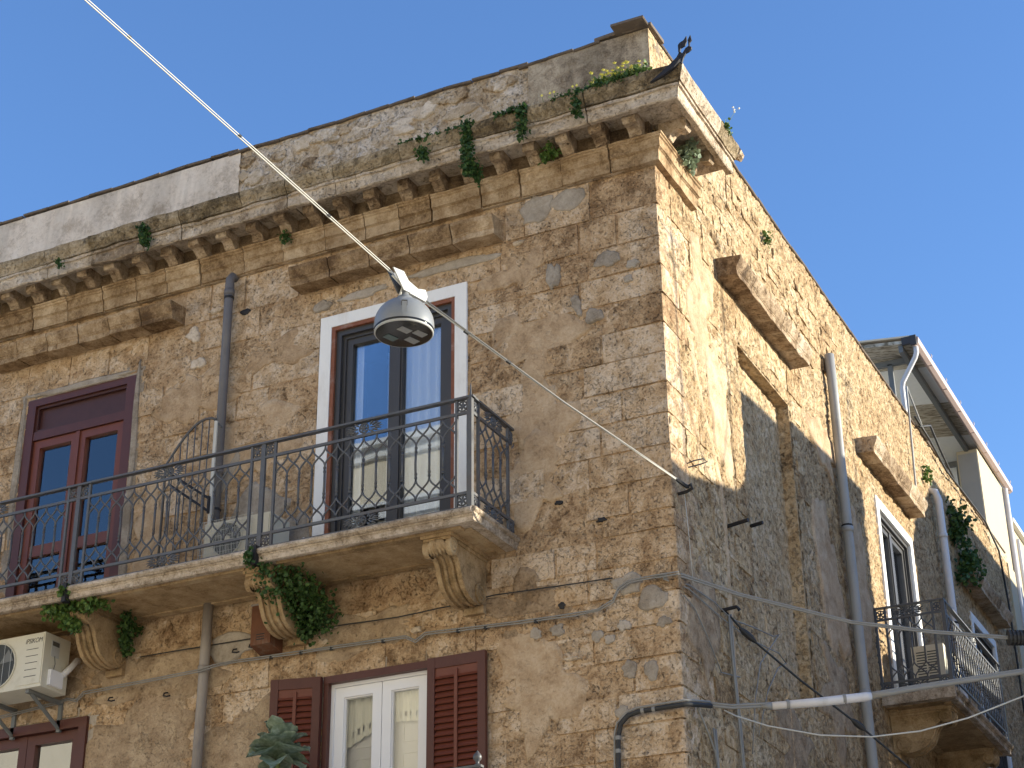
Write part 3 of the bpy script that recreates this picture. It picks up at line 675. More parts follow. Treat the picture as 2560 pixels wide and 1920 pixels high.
# moulded end of the slab
m = MB(); m.v = []; pr = [(.0, 6.855), (.035, 6.84), (.035, 6.815), (.015, 6.80), (.015, 6.785), (.008, 6.735), (0, 6.735)]
for y_ in (-.02, .78):
    for (e, z) in pr: m.v.append((-1.384+e, -y_, z))
k = len(pr)
for j in range(k): m.f.append((j, (j+1) % k, (j+1) % k+k, j+k))
m.f.append(tuple(range(k))); m.f.append(tuple(range(k, 2*k))); m.build('slab_end', 'cornice_pale', bal)
bal2 = slab(SD, [5.98, 8.75], None)
bx(SD, 5.94, 5.984, 0, .78, 6.735, 6.85).build('slab_end', 'slab_stone', bal2)
bal3 = slab(SD, [10.7, 13.4], None)

# corbels
def corbel(F, uc, w=.22, name='corbel'):
    K = empty(name, parent=B)
    J = [(.52, 6.60), (.475, 6.575), (.44, 6.53), (.415, 6.47), (.385, 6.41), (.34, 6.355), (.27, 6.315), (.19, 6.295), (.11, 6.292), (.05, 6.31)]
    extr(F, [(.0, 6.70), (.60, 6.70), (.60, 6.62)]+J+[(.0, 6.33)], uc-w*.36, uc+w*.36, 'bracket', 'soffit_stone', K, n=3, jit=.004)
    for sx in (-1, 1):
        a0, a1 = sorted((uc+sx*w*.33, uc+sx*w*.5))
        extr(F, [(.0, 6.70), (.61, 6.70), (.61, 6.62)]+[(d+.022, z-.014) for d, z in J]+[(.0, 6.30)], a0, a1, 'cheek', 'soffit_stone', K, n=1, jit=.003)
        for (d, z, r) in ((.585, 6.625, .072), (.12, 6.375, .085)):
            m = MB(); ue = uc+sx*(w*.5-.03)
            m.lathe([(r, -.0), (r, .045), (r*.84, .052), (r*.80, .043), (r*.55, .043), (r*.50, .052), (r*.30, .054), (r*.26, .046), (.001, .046)], F(ue, d, z), 18, (Vector(F(ue+sx, d, z))-Vector(F(ue, d, z)))); m.build('volute', 'soffit_stone', K)
    for (a, b_, c_) in ((.0, .66, .02), (.0, .645, .0)):
        pass
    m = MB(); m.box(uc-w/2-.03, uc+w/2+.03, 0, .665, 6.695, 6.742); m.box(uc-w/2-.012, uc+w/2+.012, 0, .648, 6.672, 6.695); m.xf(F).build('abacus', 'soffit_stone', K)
    for k in range(7):        # carved leaf on the front of the scroll
        t = (k-3)/3; m = MB(); pts = []
        for i in range(6):
            s_ = i/5; pts.append((uc+t*w*.36*(.5+.7*s_), .655+.018*math.sin(s_*3.1)-.035*s_*s_-.012*abs(t), 6.675-.125*s_+.02*abs(t)*s_))
        m.tube(pts, [.012, .018, .021, .02, .016, .006], 6); m.xf(F).build('leaf', 'soffit_stone', K, smooth=True)
    m = MB()
    for i in (-.5, .5): m.tube([(uc+i*w*.30, d+.004, z-.004) for d, z in J], .017, 6)
    m.xf(F).build('reeding', 'soffit_stone', K, smooth=True)
    bx(F, uc-w/2+.04, uc+w/2-.0, -.02, .05, 6.235, 6.30).build('foot', 'soffit_stone', K)
    return K
for uc in (-1.77, -3.46, -5.38, -7.3): corbel(FR, uc)
for uc in (6.35, 8.35, 11.1, 13.0): corbel(SD, uc, .23)

# railings
def rosette(T, u, z, r, name, parent):
    m = MB(); n_ = 18
    m.tube([(u+r*math.cos(2*math.pi*k/n_), 0, z+r*math.sin(2*math.pi*k/n_)) for k in range(n_+1)], .0075, 5, False)
    for k in range(6):
        a = k*math.pi/3+.3; m.tube([(u+r*.15*math.cos(a), 0, z+r*.15*math.sin(a)), (u+r*.55*math.cos(a), .003, z+r*.55*math.sin(a)), (u+r*.95*math.cos(a), 0, z+r*.95*math.sin(a))], [.006, .0105, .004], 5)
    m.lathe([(0.0, .008), (.010, .006), (.012, 0)], (u, 0, z), 8, Vector((0, 1, 0)))
    for k in range(4):
        a = math.pi/4+k*math.pi/2; m.tube([(u+r*math.cos(a), 0, z+r*math.sin(a)), (u+r*1.35*math.cos(a), 0, z+r*1.35*math.sin(a))], .005, 4)
    m.xf(T).build(name, 'iron', parent)
def plaque(T, u, z, parent, L=.175):
    m = MB(); n_ = 16; r = .042
    m.tube([(u+r*math.cos(2*math.pi*k/n_), .004, z+r*math.sin(2*math.pi*k/n_)) for k in range(n_+1)], .008, 5, False)
    for k in range(6):
        a = k*math.pi/3; m.tube([(u, .004, z), (u+r*.55*math.cos(a), .008, z+r*.55*math.sin(a)), (u+r*.95*math.cos(a), .004, z+r*.95*math.sin(a))], [.006, .011, .004], 5)
    for s_ in (-1, 1):
        for (x, zz, a, ln, wd) in ((.055, .026, 35, .055, .018), (.055, -.026, -35, .055, .018), (.08, .018, 22, .06, .018), (.08, -.018, -22, .06, .018), (.105, .010, 12, .06, .016), (.105, -.010, -12, .06, .016), (.06, 0, 0, .115, .014)):
            a = R(a); p0 = (u+s_*x, .002, z+zz); p2 = (u+s_*(x+ln*math.cos(a)), 0, z+zz+ln*math.sin(a)); p1 = tuple((p0[i]+p2[i])/2+(.006 if i == 1 else 0) for i in range(3))
            m.tube([p0, p1, p2], [wd*.45, wd*.62, .003], 5)
    m.xf(T).build('ornament', 'iron', parent)
def scurve(u0, z0, u1, z1, n_=8):
    return [(u0+(u1-u0)*(6*t**5-15*t**4+10*t**3), 0, z0+(z1-z0)*t) for t in [i/n_ for i in range(n_+1)]]
def baluster_mesh(s, zt, zb, both=(True, True), bend=0):
    m = MB(); b1, b0 = zt-.20, zb+.20
    m.tube([(bend*0, 0, b0), (bend, 0, (b0+b1)/2), (0, 0, b1)], .0105, 5)
    for zz in (b0+.005, b1-.005, b0+.04, b1-.04): m.tube([(0, 0, zz-.008), (0, 0, zz+.008)], .0125, 6)
    for sg, ok in ((1, both[1]), (-1, both[0])):
        if ok:
            m.tube(scurve(0, b1, sg*s, zt, 10), .0082, 5); m.tube(scurve(0, b0, sg*s, zb, 10), .0082, 5)
    return m
def railing(T, posts, ends, name, zt=7.82, z2=7.685, z1=6.985, z0=6.862, nb=14, plaques=True):
    Rl = empty(name, parent=B); a, b_ = ends
    def P_(nm, box_): bx(T, *box_).build(nm, 'iron', Rl)
    P_('top_rail', (a-.02, b_+.02, -.024, .024, zt-.012, zt+.006)); P_('upper_rail', (a, b_, -.010, .010, z2-.012, z2+.012)); P_('lower_rail', (a, b_, -.010, .010, z1-.012, z1+.012))
    P_('base_rail', (a, b_, -.008, .008, z0-.004, z0+.012))
    e = .118
    for p in posts:
        P_('post', (p-.021, p+.021, -.013, .013, z0, zt-.012))
    spans = []
    for p, q in zip(posts[:-1], posts[1:]):
        u0, u1 = p+e, q-e; spans.append((u0, u1))
        for k, t in ((1, u0), (-1, u1)):
            P_('side_post', (t-.011, t+.011, -.011, .011, z0, zt-.012))
            for zz in ((z2+zt-.01)/2, (z0+z1)/2+.003): rosette(T, t-k*e/2+k*.006, zz, .043, 'rosette', Rl)
        n_ = max(3, round((u1-u0)/.125)); s = (u1-u0)/n_
        me = {}
        for i in range(n_+1):
            c_ = 0 if 0 < i < n_ else (1 if i == 0 else 2)
            if c_: continue
            mm = baluster_mesh(s, z2-.012, z1+.012, bend=random.uniform(-.004, .004)); o = mm.xf(lambda x, y_, z, U=u0+i*s: T(U+x, y_, z)).build('baluster', 'iron', Rl, smooth=True, fix=False)
        # half arches at the two ends of the bay
        for (U, sg) in ((u0, 1), (u1, -1)):
            for (za, zb_) in ((z2-.21, z2-.012), (z1+.21, z1+.012)):
                mm = MB(); mm.tube(scurve(0, za, sg*s, zb_, 10), .0082, 5); mm.xf(lambda x, y_, z, U=U: T(U+x, y_, z)).build('half_arch', 'iron', Rl, smooth=True, fix=False)
        if plaques:
            for zz in ((z2+zt)/2-.003, (z0+z1)/2+.002): plaque(T, (u0+u1)/2, zz, Rl, .17)
    return Rl
def TR(F, d): return lambda u, y_, z: F(u, d+y_, z)
r1 = railing(TR(FR, .74), [-7.33, -5.365, -3.40, -1.425], (-8.6, -1.40), 'balcony_railing')
r1b = railing(lambda u, y_, z: (-1.41+y_, -u, z), [-.03, .742], (.02, .74), 'balcony_railing')
m = MB(); m.tube([(-1.415, -.742, 7.82), (-1.415, -.742, 7.85), (-1.415, -.742, 7.94)], [.012, .009, .003], 6); m.build('finial', 'iron', r1)
r2 = railing(TR(SD, .74), [6.02, 8.70], (6.0, 8.72), 'balcony_railing')
r2b = railing(lambda u, y_, z: (u, 6.0+y_, z), [.0, .745], (0, .745), 'balcony_railing')
r3 = railing(TR(SD, .74), [10.75, 13.3], (10.75, 13.3), 'balcony_railing')
# lower balcony of the floor below: only its rail reaches the picture
extr(FR, [(d, z-2.99) for d, z in SLAB], -3.9, -1.30, 'lower_balcony', 'slab_stone', B, n=5)
r4 = railing(lambda u, y_, z: FR(u, .74+y_, z), [-3.88, -1.36], (-3.9, -1.34), 'balcony_railing', zt=4.80, z2=4.67, z1=3.99, z0=3.872)
m = MB(); m.lathe([(0, 0), (.022, 0), (.022, .012), (.012, .02), (.016, .035), (.030, .05), (.034, .068), (.028, .085), (.014, .1), (.006, .112), (0, .118)], (-1.36, -.74, 4.80), 12); m.build('finial', 'iron', r4, smooth=True)

# ------------------------------------------------------------------ rooftop terrace canopy
Tc = empty('terrace_canopy', 'rooftop canopy with pink gutter and striped cane ceiling above the side wall', 'canopy')
def rz_(x): return 12.80-.115*x
for i, (a, b_, mt) in enumerate([(9.62, 10.45, 'cane'), (10.45, 11.75, 'board_white'), (11.75, 13.05, 'cane'), (13.05, 14.1, 'board_white'), (14.1, 15.5, 'board_white')]):
    m = MB(); m.add([(.02, a, rz_(.02)-.05), (.02, b_-.006, rz_(.02)-.05), (-2.6, b_-.006, rz_(-2.6)-.05), (-2.6, a, rz_(-2.6)-.05), (.02, a, rz_(.02)), (.02, b_-.006, rz_(.02)), (-2.6, b_-.006, rz_(-2.6)), (-2.6, a, rz_(-2.6))], [(0, 1, 2, 3), (4, 7, 6, 5), (0, 4, 5, 1), (1, 5, 6, 2), (2, 6, 7, 3), (3, 7, 4, 0)])
    m.build('ceiling_panel', mt, Tc)
m = MB(); m.box(-2.7, .05, 9.60, 15.6, 12.835, 12.86); m.v = [(x, y_, z+(-.115*x)) for x, y_, z in m.v]; m.build('roof_sheet', 'house_tan', Tc)
for x_, w in ((-.16, .03),): bx(lambda u, d, z: (u, d, z), x_-w, x_+w, 9.65, 15.5, 12.66, 12.765).build('eave_beam', 'steel_grey', Tc)
bx(lambda u, d, z: (u, d, z), -2.2, -.14, 10.02, 10.08, 12.68, 12.76).build('cross_beam', 'steel_grey', Tc)
bx(lambda u, d, z: (u, d, z), -2.2, -.14, 14.02, 14.08, 12.70, 12.78).build('cross_beam', 'steel_grey', Tc)
for (x_, y_) in ((-.42, 10.05), (-.42, 14.05)): bx(lambda u, d, z: (u, d, z), x_-.035, x_+.035, y_-.03, y_+.03, 11.05, 12.70).build('post', 'steel_grey', Tc)
m = MB(); pr = [(.02, 12.80), (.10, 12.815), (.11, 12.80), (.10, 12.72), (.05, 12.69), (.02, 12.69)]
m.prism([(x, 9.58, z) for x, z in pr], (0, 6.0, 0)); m.build('gutter', 'gutter', Tc)
bx(lambda u, d, z: (u, d, z), -2.95, -2.7, 9.7, 15.5, 11.05, 13.1).build('unseen_rear_wall', 'house_white', Tc)  # added unseen white wall, bounces sunlight up onto the canopy ceiling
y_ = 10.3
while y_ < 15.4:
    m = MB(); m.tube([(.115, y_, 12.80), (.12, y_, 12.84), (.112, y_, 12.86)], .006, 5); m.box(.018, .113, y_-.012, y_+.012, 12.684, 12.69); m.build('gutter_clip', 'gutter', Tc); y_ += .85
m = MB(); m.box(.0, .085, 9.545, 9.585, 12.69, 12.83); m.box(-.12, .0, 9.56, 9.60, 12.72, 12.83); m.build('gutter_end', 'gutter_dark', Tc)
m = MB(); m.tube([(.05, 9.64, 12.69), (.05, 9.64, 12.60), (.02, 9.66, 12.54), (-.20, 9.72, 12.24), (-.22, 9.73, 12.15), (-.22, 9.73, 11.1)], .035, 10); m.build('downpipe', 'pipe_white', Tc, smooth=True)
m = MB(); m.box(-.32, -.0, 13.45, 15.2, 11.2, 12.68); m.build('pier', 'cream_wall', Tc)
bx(lambda u, d, z: (u, d, z), -.30, -.012, 13.438, 13.45, 11.2, 12.62).build('pier_shade_face', 'pier_shade_grey', Tc)  # darker grey plate puts the pier's shade side into the colour
m = MB(); m.tube([(.04, 15.24, 4), (.04, 15.24, 12.66)], .045, 8); m.build('corner_pipe', 'pipe_white', Tc, smooth=True)

# neighbouring building further along the side street
Nb = empty('neighbour_house', 'smooth cream rendered house beyond the stone building at the picture edge', 'building')
m = MB(); m.box(-9, .02, 15.3, 24, 0, 12.1); m.build('wall', 'cream_wall', Nb)
m = MB(); m.box(-9, .10, 15.3, 24, 12.1, 12.17); m.build('coping', 'house_white', Nb)
bx(SD, 15.9, 17.4, .02, .05, 8.6, 11.2).build('window_surround', 'house_white', Nb); bx(SD, 16.05, 17.25, .03, .055, 8.75, 11.05).build('window', 'glass', Nb)
m = MB(); m.tube([(.07, 15.6, 3), (.07, 15.6, 11.9)], .03, 6); m.tube([(.07, 15.6, 10.6), (.07, 15.6, 10.66)], .045, 6); m.build('downpipe', 'pipe_white', Nb)
m = MB(); m.box(-1.5, .02, 14.68, 15.31, 0, 11.2); m.build('side_return', 'cream_wall', Nb)

# ------------------------------------------------------------------ drainpipes
def pipe(label, pts, r, mat, collars=(), straps=(), n=12):
    E_ = empty('drainpipe', label, 'pipe')
    MB().tube(pts, r, n).build('tube', mat, E_, smooth=True)
    for p in collars: MB().tube([(p[0], p[1], p[2]-.03), (p[0], p[1], p[2]+.03)], r*1.18, n).build('collar', mat, E_, smooth=True)
    for p in straps: MB().tube([(p[0], p[1], p[2]-.012), (p[0], p[1], p[2]+.012)], r*1.12, n).build('strap', 'iron_black', E_)
    return E_
pp = pipe('dark grey rainwater pipe between the two front balcony doors', [(-4.36, .05, 10.06), (-4.36, -.055, 10.05), (-4.362, -.085, 10.00), (-4.362, -.085, 9.9), (-4.345, -.085, 6.87)], .043, 'pipe_grey', [(-4.36, -.085, 9.86), (-4.35, -.085, 8.0)], [(-4.36, -.085, 9.80), (-4.348, -.085, 7.62)])
pp = pipe('pale weathered pipe below the long balcony beside the rusty box', [(-4.355, -.08, 6.74), (-4.36, -.08, 6.14), (-4.362, -.075, 6.12), (-4.375, -.075, 4.4)], .045, 'pipe_lower', [(-4.36, -.08, 6.14)])
pp = pipe('long light grey downpipe on the side wall near the blind window', [(.07, 4.93, 10.42), (.075, 4.93, 9.9), (.08, 4.93, 8.4), (.085, 4.97, 5.9), (.085, 4.97, 4.3)], .055, 'pipe_side', [(.08, 4.93, 8.36), (.083, 4.96, 6.6)], [(.08, 4.93, 8.40), (.083, 4.96, 6.56)])
pp = pipe('white downpipe on the side wall beside the iron balcony', [(-.03, 9.62, 10.55), (.07, 9.62, 10.52), (.10, 9.62, 10.40), (.10, 9.66, 8.4), (.10, 9.7, 4.4)], .052, 'pipe_white', [(.10, 9.63, 9.9)], [(.10, 9.65, 8.72), (.10, 9.65, 8.60), (.10, 9.655, 8.5)])

# ------------------------------------------------------------------ street lamp on its span wire
Lp = empty('street_lamp', 'grey dome street lamp hanging from a wire in front of the balcony door', 'street lamp')
lc = Vector((-.965, -2.62, 0)); zc = 7.475; RL = .213
m = MB(); prof = [(RL*math.sin(t), zc+.195*math.cos(t)*1.03) for t in [R(8)+i*(R(82)/12) for i in range(13)]]
m.lathe([(0.02, zc+.201)]+prof+[(RL*1.005, zc-.012), (RL*1.0, zc-.040)], (lc.x, lc.y, 0), 40); m.build('dome', 'lamp_grey', Lp, smooth=True)
m = MB(); m.lathe([(RL*.985, zc-.042), (RL*1.0, zc-.046), (RL*.99, zc-.053), (RL*.95, zc-.055)], (lc.x, lc.y, 0), 40); m.build('seal_ring', 'black_glass', Lp, smooth=True)
m = MB(); m.lathe([(RL*.985, zc-.055), (RL*.99, zc-.063), (RL*.97, zc-.070), (RL*.94, zc-.070)], (lc.x, lc.y, 0), 40); m.build('rim', 'lamp_white', Lp, smooth=True)
m = MB(); m.lathe([(RL*.95, zc-.068), (RL*.5, zc-.069), (.001, zc-.069)], (lc.x, lc.y, 0), 40); m.build('lens_plate', 'black_glass', Lp)
axw = Vector((-.3, -.954, 0)); axv = Vector((.954, -.3, 0))
for (a, b_) in ((-.105, -.03), (.03, -.105), (.04, .05), (-.075, .085)):
    c_ = lc+axw*a+axv*b_; m = MB(); q = [c_+axw*sx*.048+axv*sy*.03 for sx, sy in ((-1, -1), (1, -1), (1, 1), (-1, 1))]
    m.prism([(p.x, p.y, zc-.0695) for p in q], (0, 0, -.004)); m.build('led_panel', 'led_pale' if a*b_ > 0 or b_ > .08 else 'led', Lp)
tv = Vector((CAM.x-lc.x, CAM.y-lc.y, 0)).normalized(); tvx = Vector((-tv.y, tv.x, 0))
m = MB(); q = [lc+tv*(RL*.93)+tvx*s_*.017 for s_ in (-1, 1)]+[lc+tv*(RL*1.0)+tvx*s_*.017 for s_ in (1, -1)]
m.prism([(p.x, p.y, zc-.005) for p in q], (0, 0, .085)); m.build('clip', 'lamp_grey', Lp)
m = MB(); q = [lc+tv*(RL*.80)+tvx*s_*.020 for s_ in (-1, 1)]+[lc+tv*(RL*.965)+tvx*s_*.020 for s_ in (1, -1)]
m.prism([(p.x, p.y, zc-.012) for p in q], (0, 0, .105)); m.build('clip_recess', 'black_glass', Lp)
m = MB(); m.lathe([(.055, zc+.180), (.052, zc+.222), (.030, zc+.232), (.028, zc+.295), (0.001, zc+.30)], (lc.x, lc.y, 0), 20); m.build('neck', 'lamp_grey', Lp, smooth=True)
axu = Vector((.255, .871, -.16)).normalized(); side = axu.cross(Vector((0, 0, 1))).normalized(); upv = side.cross(axu)
hub = Vector((lc.x, lc.y, zc+.312))
def plate(off, pts, th, name, mat):
    m = MB(); m.prism([hub+axu*a+upv*b_+side*off for a, b_ in pts], side*th); m.build(name, mat, Lp)
for off in (-.035, .025): plate(off, [(-.16, .06), (-.06, .085), (.02, .02), (.03, -.05), (-.03, -.06)], .01, 'clamp_plate', 'lamp_white' if off > 0 else 'iron')
plate(-.03, [(-.02, .045), (.10, .03), (.17, .065), (.20, .02), (.19, -.03), (.03, -.05)], .06, 'clamp_body', 'lamp_white')
m = MB(); m.tube([hub+axu*-.13+upv*.02, hub+axu*-.02+upv*-.01, hub+upv*-.10-axu*.03], .009, 6); m.tube([hub+axu*.19+upv*-.01, hub+axu*.05+upv*-.05, hub+upv*-.09+axu*.03], .007, 6); m.build('feed_cable', 'cable_light', Lp, smooth=True)
# span wires
wA = Vector((-4.55, -14.48, 11.9)); hubA = hub+axu*-.13+upv*.03; hubB = hub+axu*.18+upv*-.01; anch = Vector((.10, .10, 7.035))
def span(name, label, pts, r, mat, cat='cable', extra=None):
    E_ = empty(name, label, cat); MB().tube(pts, r, 8).build('wire', mat, E_, smooth=True)
    return E_
dW = (Vector((-1.778, -5.286, 8.748))-Vector((-.981, -2.721, 7.827))); far = Vector((-.981, -2.721, 7.827))+dW*((14.48-2.721)/2.565)
E1 = span('span_wire', 'pale twin wire rising from the hanging lamp to the upper left', [hubA, hubA.lerp(far, .5)+Vector((0, 0, -.03)), far], .0048, 'cable_light')
o2 = Vector((.011, 0, .008)); MB().tube([hubA+o2, hubA.lerp(far, .5)+o2*1.2+Vector((0, 0, -.03)), far+o2], .0036, 8).build('feed_wire', 'cable_light', E1, smooth=True)
for t in (.05, .115, .19, .3): p = hubA.lerp(far, t)+o2*.5; MB().tube([p-dW.normalized()*.012, p+dW.normalized()*.012], .0105, 8).build('cable_tie', 'cable_dark', E1)
E2 = span('span_wire', 'thin twin wire from the hanging lamp to its wall hook', [hubB, hubB.lerp(anch, .5)+Vector((0, 0, -.02)), anch], .0058, 'cable_light')
MB().tube([hubB+o2, hubB.lerp(anch, .5)+o2+Vector((0, 0, -.035)), anch+Vector((0, 0, .01))], .006, 8).build('feed_wire', 'cable_grey', E2, smooth=True)
dB = (anch-hubB).normalized()
for t in (.15, .3): p = hubB.lerp(anch, t)+o2*.4+Vector((0, 0, -.015)); MB().tube([p-dB*.02, p+dB*.02], .013, 8).build('cable_tie', 'cable_dark', E2)
MB().tube([anch-dB*.16, anch-dB*.12, anch-dB*.02, anch], [.006, .016, .016, .006], 6).build('turnbuckle', 'iron_black', E2)
MB().tube([(-.06, .13, 7.01), (.07, .12, 7.015), (.125, .11, 7.03), (.12, .09, 7.06), (.095, .10, 7.05)], .013, 6).build('wall_hook', 'iron_black', E2)

# ------------------------------------------------------------------ cables on and off the walls
def cable(name, label, lines, mat, r=.008, ties=None, cat='cable'):
    E_ = empty(name, label, cat)
    for i, pts in enumerate(lines): MB().tube(pts, r, 6).build('strand', mat, E_, smooth=True)
    for p, q in (ties or []): MB().tube([p, q], r*2.6, 6).build('clip', 'cable_dark', E_)
    return E_
def wob(pts, off, seed, amp=.006):
    out = []
    for i, (a, b_) in enumerate(zip(pts[:-1], pts[1:])):
        for k in range(6):
            t = k/6; p = Vector(a).lerp(Vector(b_), t); out.append(p+Vector(off)+Vector((0, amp*.5*nz(p.x*4, seed), amp*nz(p.x*5, seed, 3))))
    out.append(Vector(pts[-1])+Vector(off)); return out
fc = [(-7.6, 6.0), (-6.66, 6.02), (-6.02, 6.065), (-5.86, 6.09), (-5.76, 6.06), (-5.68, 6.12), (-4.37, 6.108), (-4.2, 6.13), (-4.083, 6.173), (-2.843, 6.147), (-2.384, 6.136), (-2.289, 6.085), (-2.2, 6.135), (-1.43, 6.10), (-.867, 6.085), (-.66, 6.09), (-.53, 6.14), (-.48, 6.23), (-.40, 6.275), (-.178, 6.285), (0.03, 6.28)]
fcp = [(u, -.04 if i not in (6, 7) else -.14, z) for i, (u, z) in enumerate(fc)]
c1far = [(.347, .445, 6.20), (1.115, .819, 5.965), (1.667, 1.088, 5.879), (2.19, 1.343, 5.825), (4.2, 2.3, 5.78), (6.0, 3.2, 5.95)]
cable('cable_bundle', 'grey cable bundle clipped along the front wall above the shuttered window', [wob(fcp, (0, 0, 0), 1), wob(fcp, (0, -.006, .016), 5)], 'cable_grey', .0062,
      [((u, -.035, z-.012), (u, -.035, z+.022)) for u, z in ((-3.7, 6.166), (-3.4, 6.16), (-3.1, 6.152), (-2.6, 6.14), (-1.9, 6.12), (-1.65, 6.11), (-1.2, 6.09))])
cb = cable('overhead_cable', 'grey cable pair sagging from the building corner to a black coil at the picture edge', [[(-.18, -.045, 6.285), (.02, .06, 6.29)]+c1far, [(-.178, -.04, 6.30), (.02, .06, 6.31)]+[(x, y_, z+.016) for x, y_, z in c1far]], 'cable_grey', .0085)
m = MB()
for k in range(16):
    t = k/16; p = Vector((2.19, 1.343, 5.832)).lerp(Vector((2.62, 1.55, 5.82)), t); m.tube([p, p+Vector((.014, .007, 0))], .062, 12)
m.tube([(2.19, 1.343, 5.832), (2.62, 1.55, 5.82)], .052, 10); m.build('coil', 'cable_dark', cb)
cable('telephone_wire', 'thin dark wire running under the long balcony to the corner', [wob([(-5.1, -.03, 6.38), (-3.727, -.03, 6.365), (-2.464, -.03, 6.331), (-1.9, -.03, 6.35), (-1.571, -.03, 6.376), (-.929, -.03, 6.354), (-.531, -.03, 6.345)], (0, 0, 0), 9, .004)], 'cable_dark', .0055)
cable('loose_wire', 'loose grey wires looping off the corner above the diagonal stay', [
    [(-.1, -.04, 6.27), (.03, .2, 6.26), (.03, .75, 6.29), (.04, 1.1, 6.25), (.05, 1.6, 6.33), (.06, 2.15, 6.40), (.06, 2.3, 6.46), (.06, 2.05, 6.28), (.05, 1.75, 6.05), (.05, 1.55, 5.7), (.04, 1.4, 5.2)],
    [(-.1, -.04, 6.26), (.03, .15, 6.22), (.03, .9, 6.2), (.04, 1.5, 6.2), (.05, 2.3, 6.29), (.06, 2.45, 6.24), (.06, 2.2, 6.13), (.05, 1.9, 5.85), (.04, 1.6, 5.4)],
    [(.03, .05, 6.13), (.03, .25, 6.1), (.03, .5, 5.95), (.03, .8, 5.72), (.03, 1.25, 5.8)]], 'cable_grey', .0055)
# black conduit at the corner with its bundle crossing the street
Ec = empty('conduit', 'black corrugated conduit bending round the corner at the picture bottom', 'conduit')
cp = [(-.533, -.045, 4.3), (-.533, -.045, 4.85), (-.525, -.045, 5.08), (-.50, -.045, 5.17), (-.44, -.045, 5.225), (-.36, -.045, 5.245), (-.15, -.045, 5.25), (.03, -.035, 5.255), (.05, .05, 5.27), (.12, .25, 5.30)]
MB().tube(cp, .020, 8).build('tube', 'cable_dark', Ec, smooth=True)
MB().tube([(x-.03, y_, z+.012) for x, y_, z in cp[:4]]+[(x, y_-.01, z+.028) for x, y_, z in cp[4:]], .008, 6).build('strand', 'cable_grey', Ec, smooth=True)
for (x, z0_) in ((-.533, 4.7), (-.531, 4.95), (-.527, 5.05)): MB().tube([(x, -.045, z0_), (x, -.045, z0_+.03)], .0225, 8).build('band', 'cable_grey', Ec)
for x in (-.33, -.24): MB().tube([(x, -.045, 5.247), (x+.025, -.045, 5.247)], .0225, 8).build('band', 'cable_grey', Ec)
c2 = [(.10, .23, 5.30), (.238, .392, 5.302), (.513, .525, 5.314), (.843, .687, 5.34), (1.162, .842, 5.377), (1.539, 1.026, 5.441), (2.268, 1.381, 5.557), (4, 2.2, 5.8), (6, 3.2, 6.1)]
Eb = cable('cable_bundle', 'thick cable bundle with white sleeve crossing in front of the side balcony', [c2, [(x, y_, z+.02) for x, y_, z in c2]], 'cable_grey', .011)
MB().tube(c2[2:5]+[(1.20, .86, 5.382)], [.03, .036, .036, .028], 12).build('sleeve', 'pipe_white', Eb, smooth=True)
MB().tube([(.44, .49, 5.31), c2[2]], [.014, .03], 10).build('sleeve_end', 'cable_grey', Eb, smooth=True)
MB().tube([(1.16, .842, 5.377), (1.34, .93, 5.405), c2[5], c2[6], c2[7]], [.03, .021, .0185, .0185, .0185], 10).build('tape_wrap', 'cable_grey', Eb, smooth=True)
for t in (0.15, .75): p = Vector(c2[2]).lerp(Vector(c2[4]), t); q = p+Vector((.022, .0105, .0015)); MB().tube([p, q], .0385, 12).build('band', 'cable_grey', Eb)
for k in range(6): p = Vector(c2[5]).lerp(Vector(c2[6]), k/5.2); MB().tube([p, p+Vector((.014, .007, .002))], .0205, 10).build('band', 'cable_grey', Eb)
cable('overhead_cable', 'thin pale cable in a low sag across the bottom right corner', [[(.01, .86, 5.43), (.081, .931, 5.392), (.31, 1.019, 5.303), (.683, 1.162, 5.215), (1.057, 1.305, 5.188), (1.406, 1.439, 5.22), (1.761, 1.575, 5.311), (2.182, 1.737, 5.471), (4, 2.43, 6.1), (6, 3.2, 6.8)]], 'cable_light', .0065)
Es = cable('guy_stay', 'dark diagonal stay cable with insulators below the wall bracket', [[(.02, 1.02, 6.30), (.145, 1.182, 6.114), (.442, 1.552, 5.798), (.789, 1.986, 5.472), (1.078, 2.348, 5.166), (2.4, 4.0, 3.7)]], 'cable_dark', .009)
for (a, b_) in (((.10, 1.12, 6.17), (.19, 1.24, 6.07)), ((.74, 1.93, 5.52), (.82, 2.02, 5.44))): MB().tube([a, Vector(a).lerp(Vector(b_), .3), Vector(a).lerp(Vector(b_), .7), b_], [.012, .028, .028, .012], 8).build('insulator', 'cable_dark', Es)
def rod(label, pts, r, mat='iron_black'): return tag(MB().tube(pts, r, 8).build('iron_rod', mat), label, 'rod')
rod('short iron peg in the side wall next to the pale mortar seam', [(-.05, 1.30, 7.14), (.19, 1.27, 7.16)], .018)
rod('short iron peg in the side wall inside the blind window', [(-.15, 1.95, 7.36), (.12, 1.9, 7.37)], .018)
rod('iron bracket bar holding the diagonal stay and vertical cable', [(-.05, 1.0, 6.30), (.12, 1.02, 6.32), (.14, 1.03, 6.29)], .016)
rod('looped wire hook above the span wire anchor', [(-.03, .36, 7.36), (.06, .36, 7.38), (.13, .40, 7.40), (.15, .44, 7.385), (.10, .43, 7.37), (.0, .38, 7.34)], .006, 'iron')
cable('vertical_cable', 'grey cable dropping down the side wall from the iron bracket', [[(.05, 1.06, 6.28), (.045, 1.08, 6.2), (.04, 1.10, 5.8), (.04, 1.16, 5.3), (.04, 1.2, 4.5)], [(.045, 1.03, 6.27), (.04, 1.05, 6.0), (.04, 1.12, 5.3), (.04, 1.17, 4.5)]], 'cable_grey', .010)
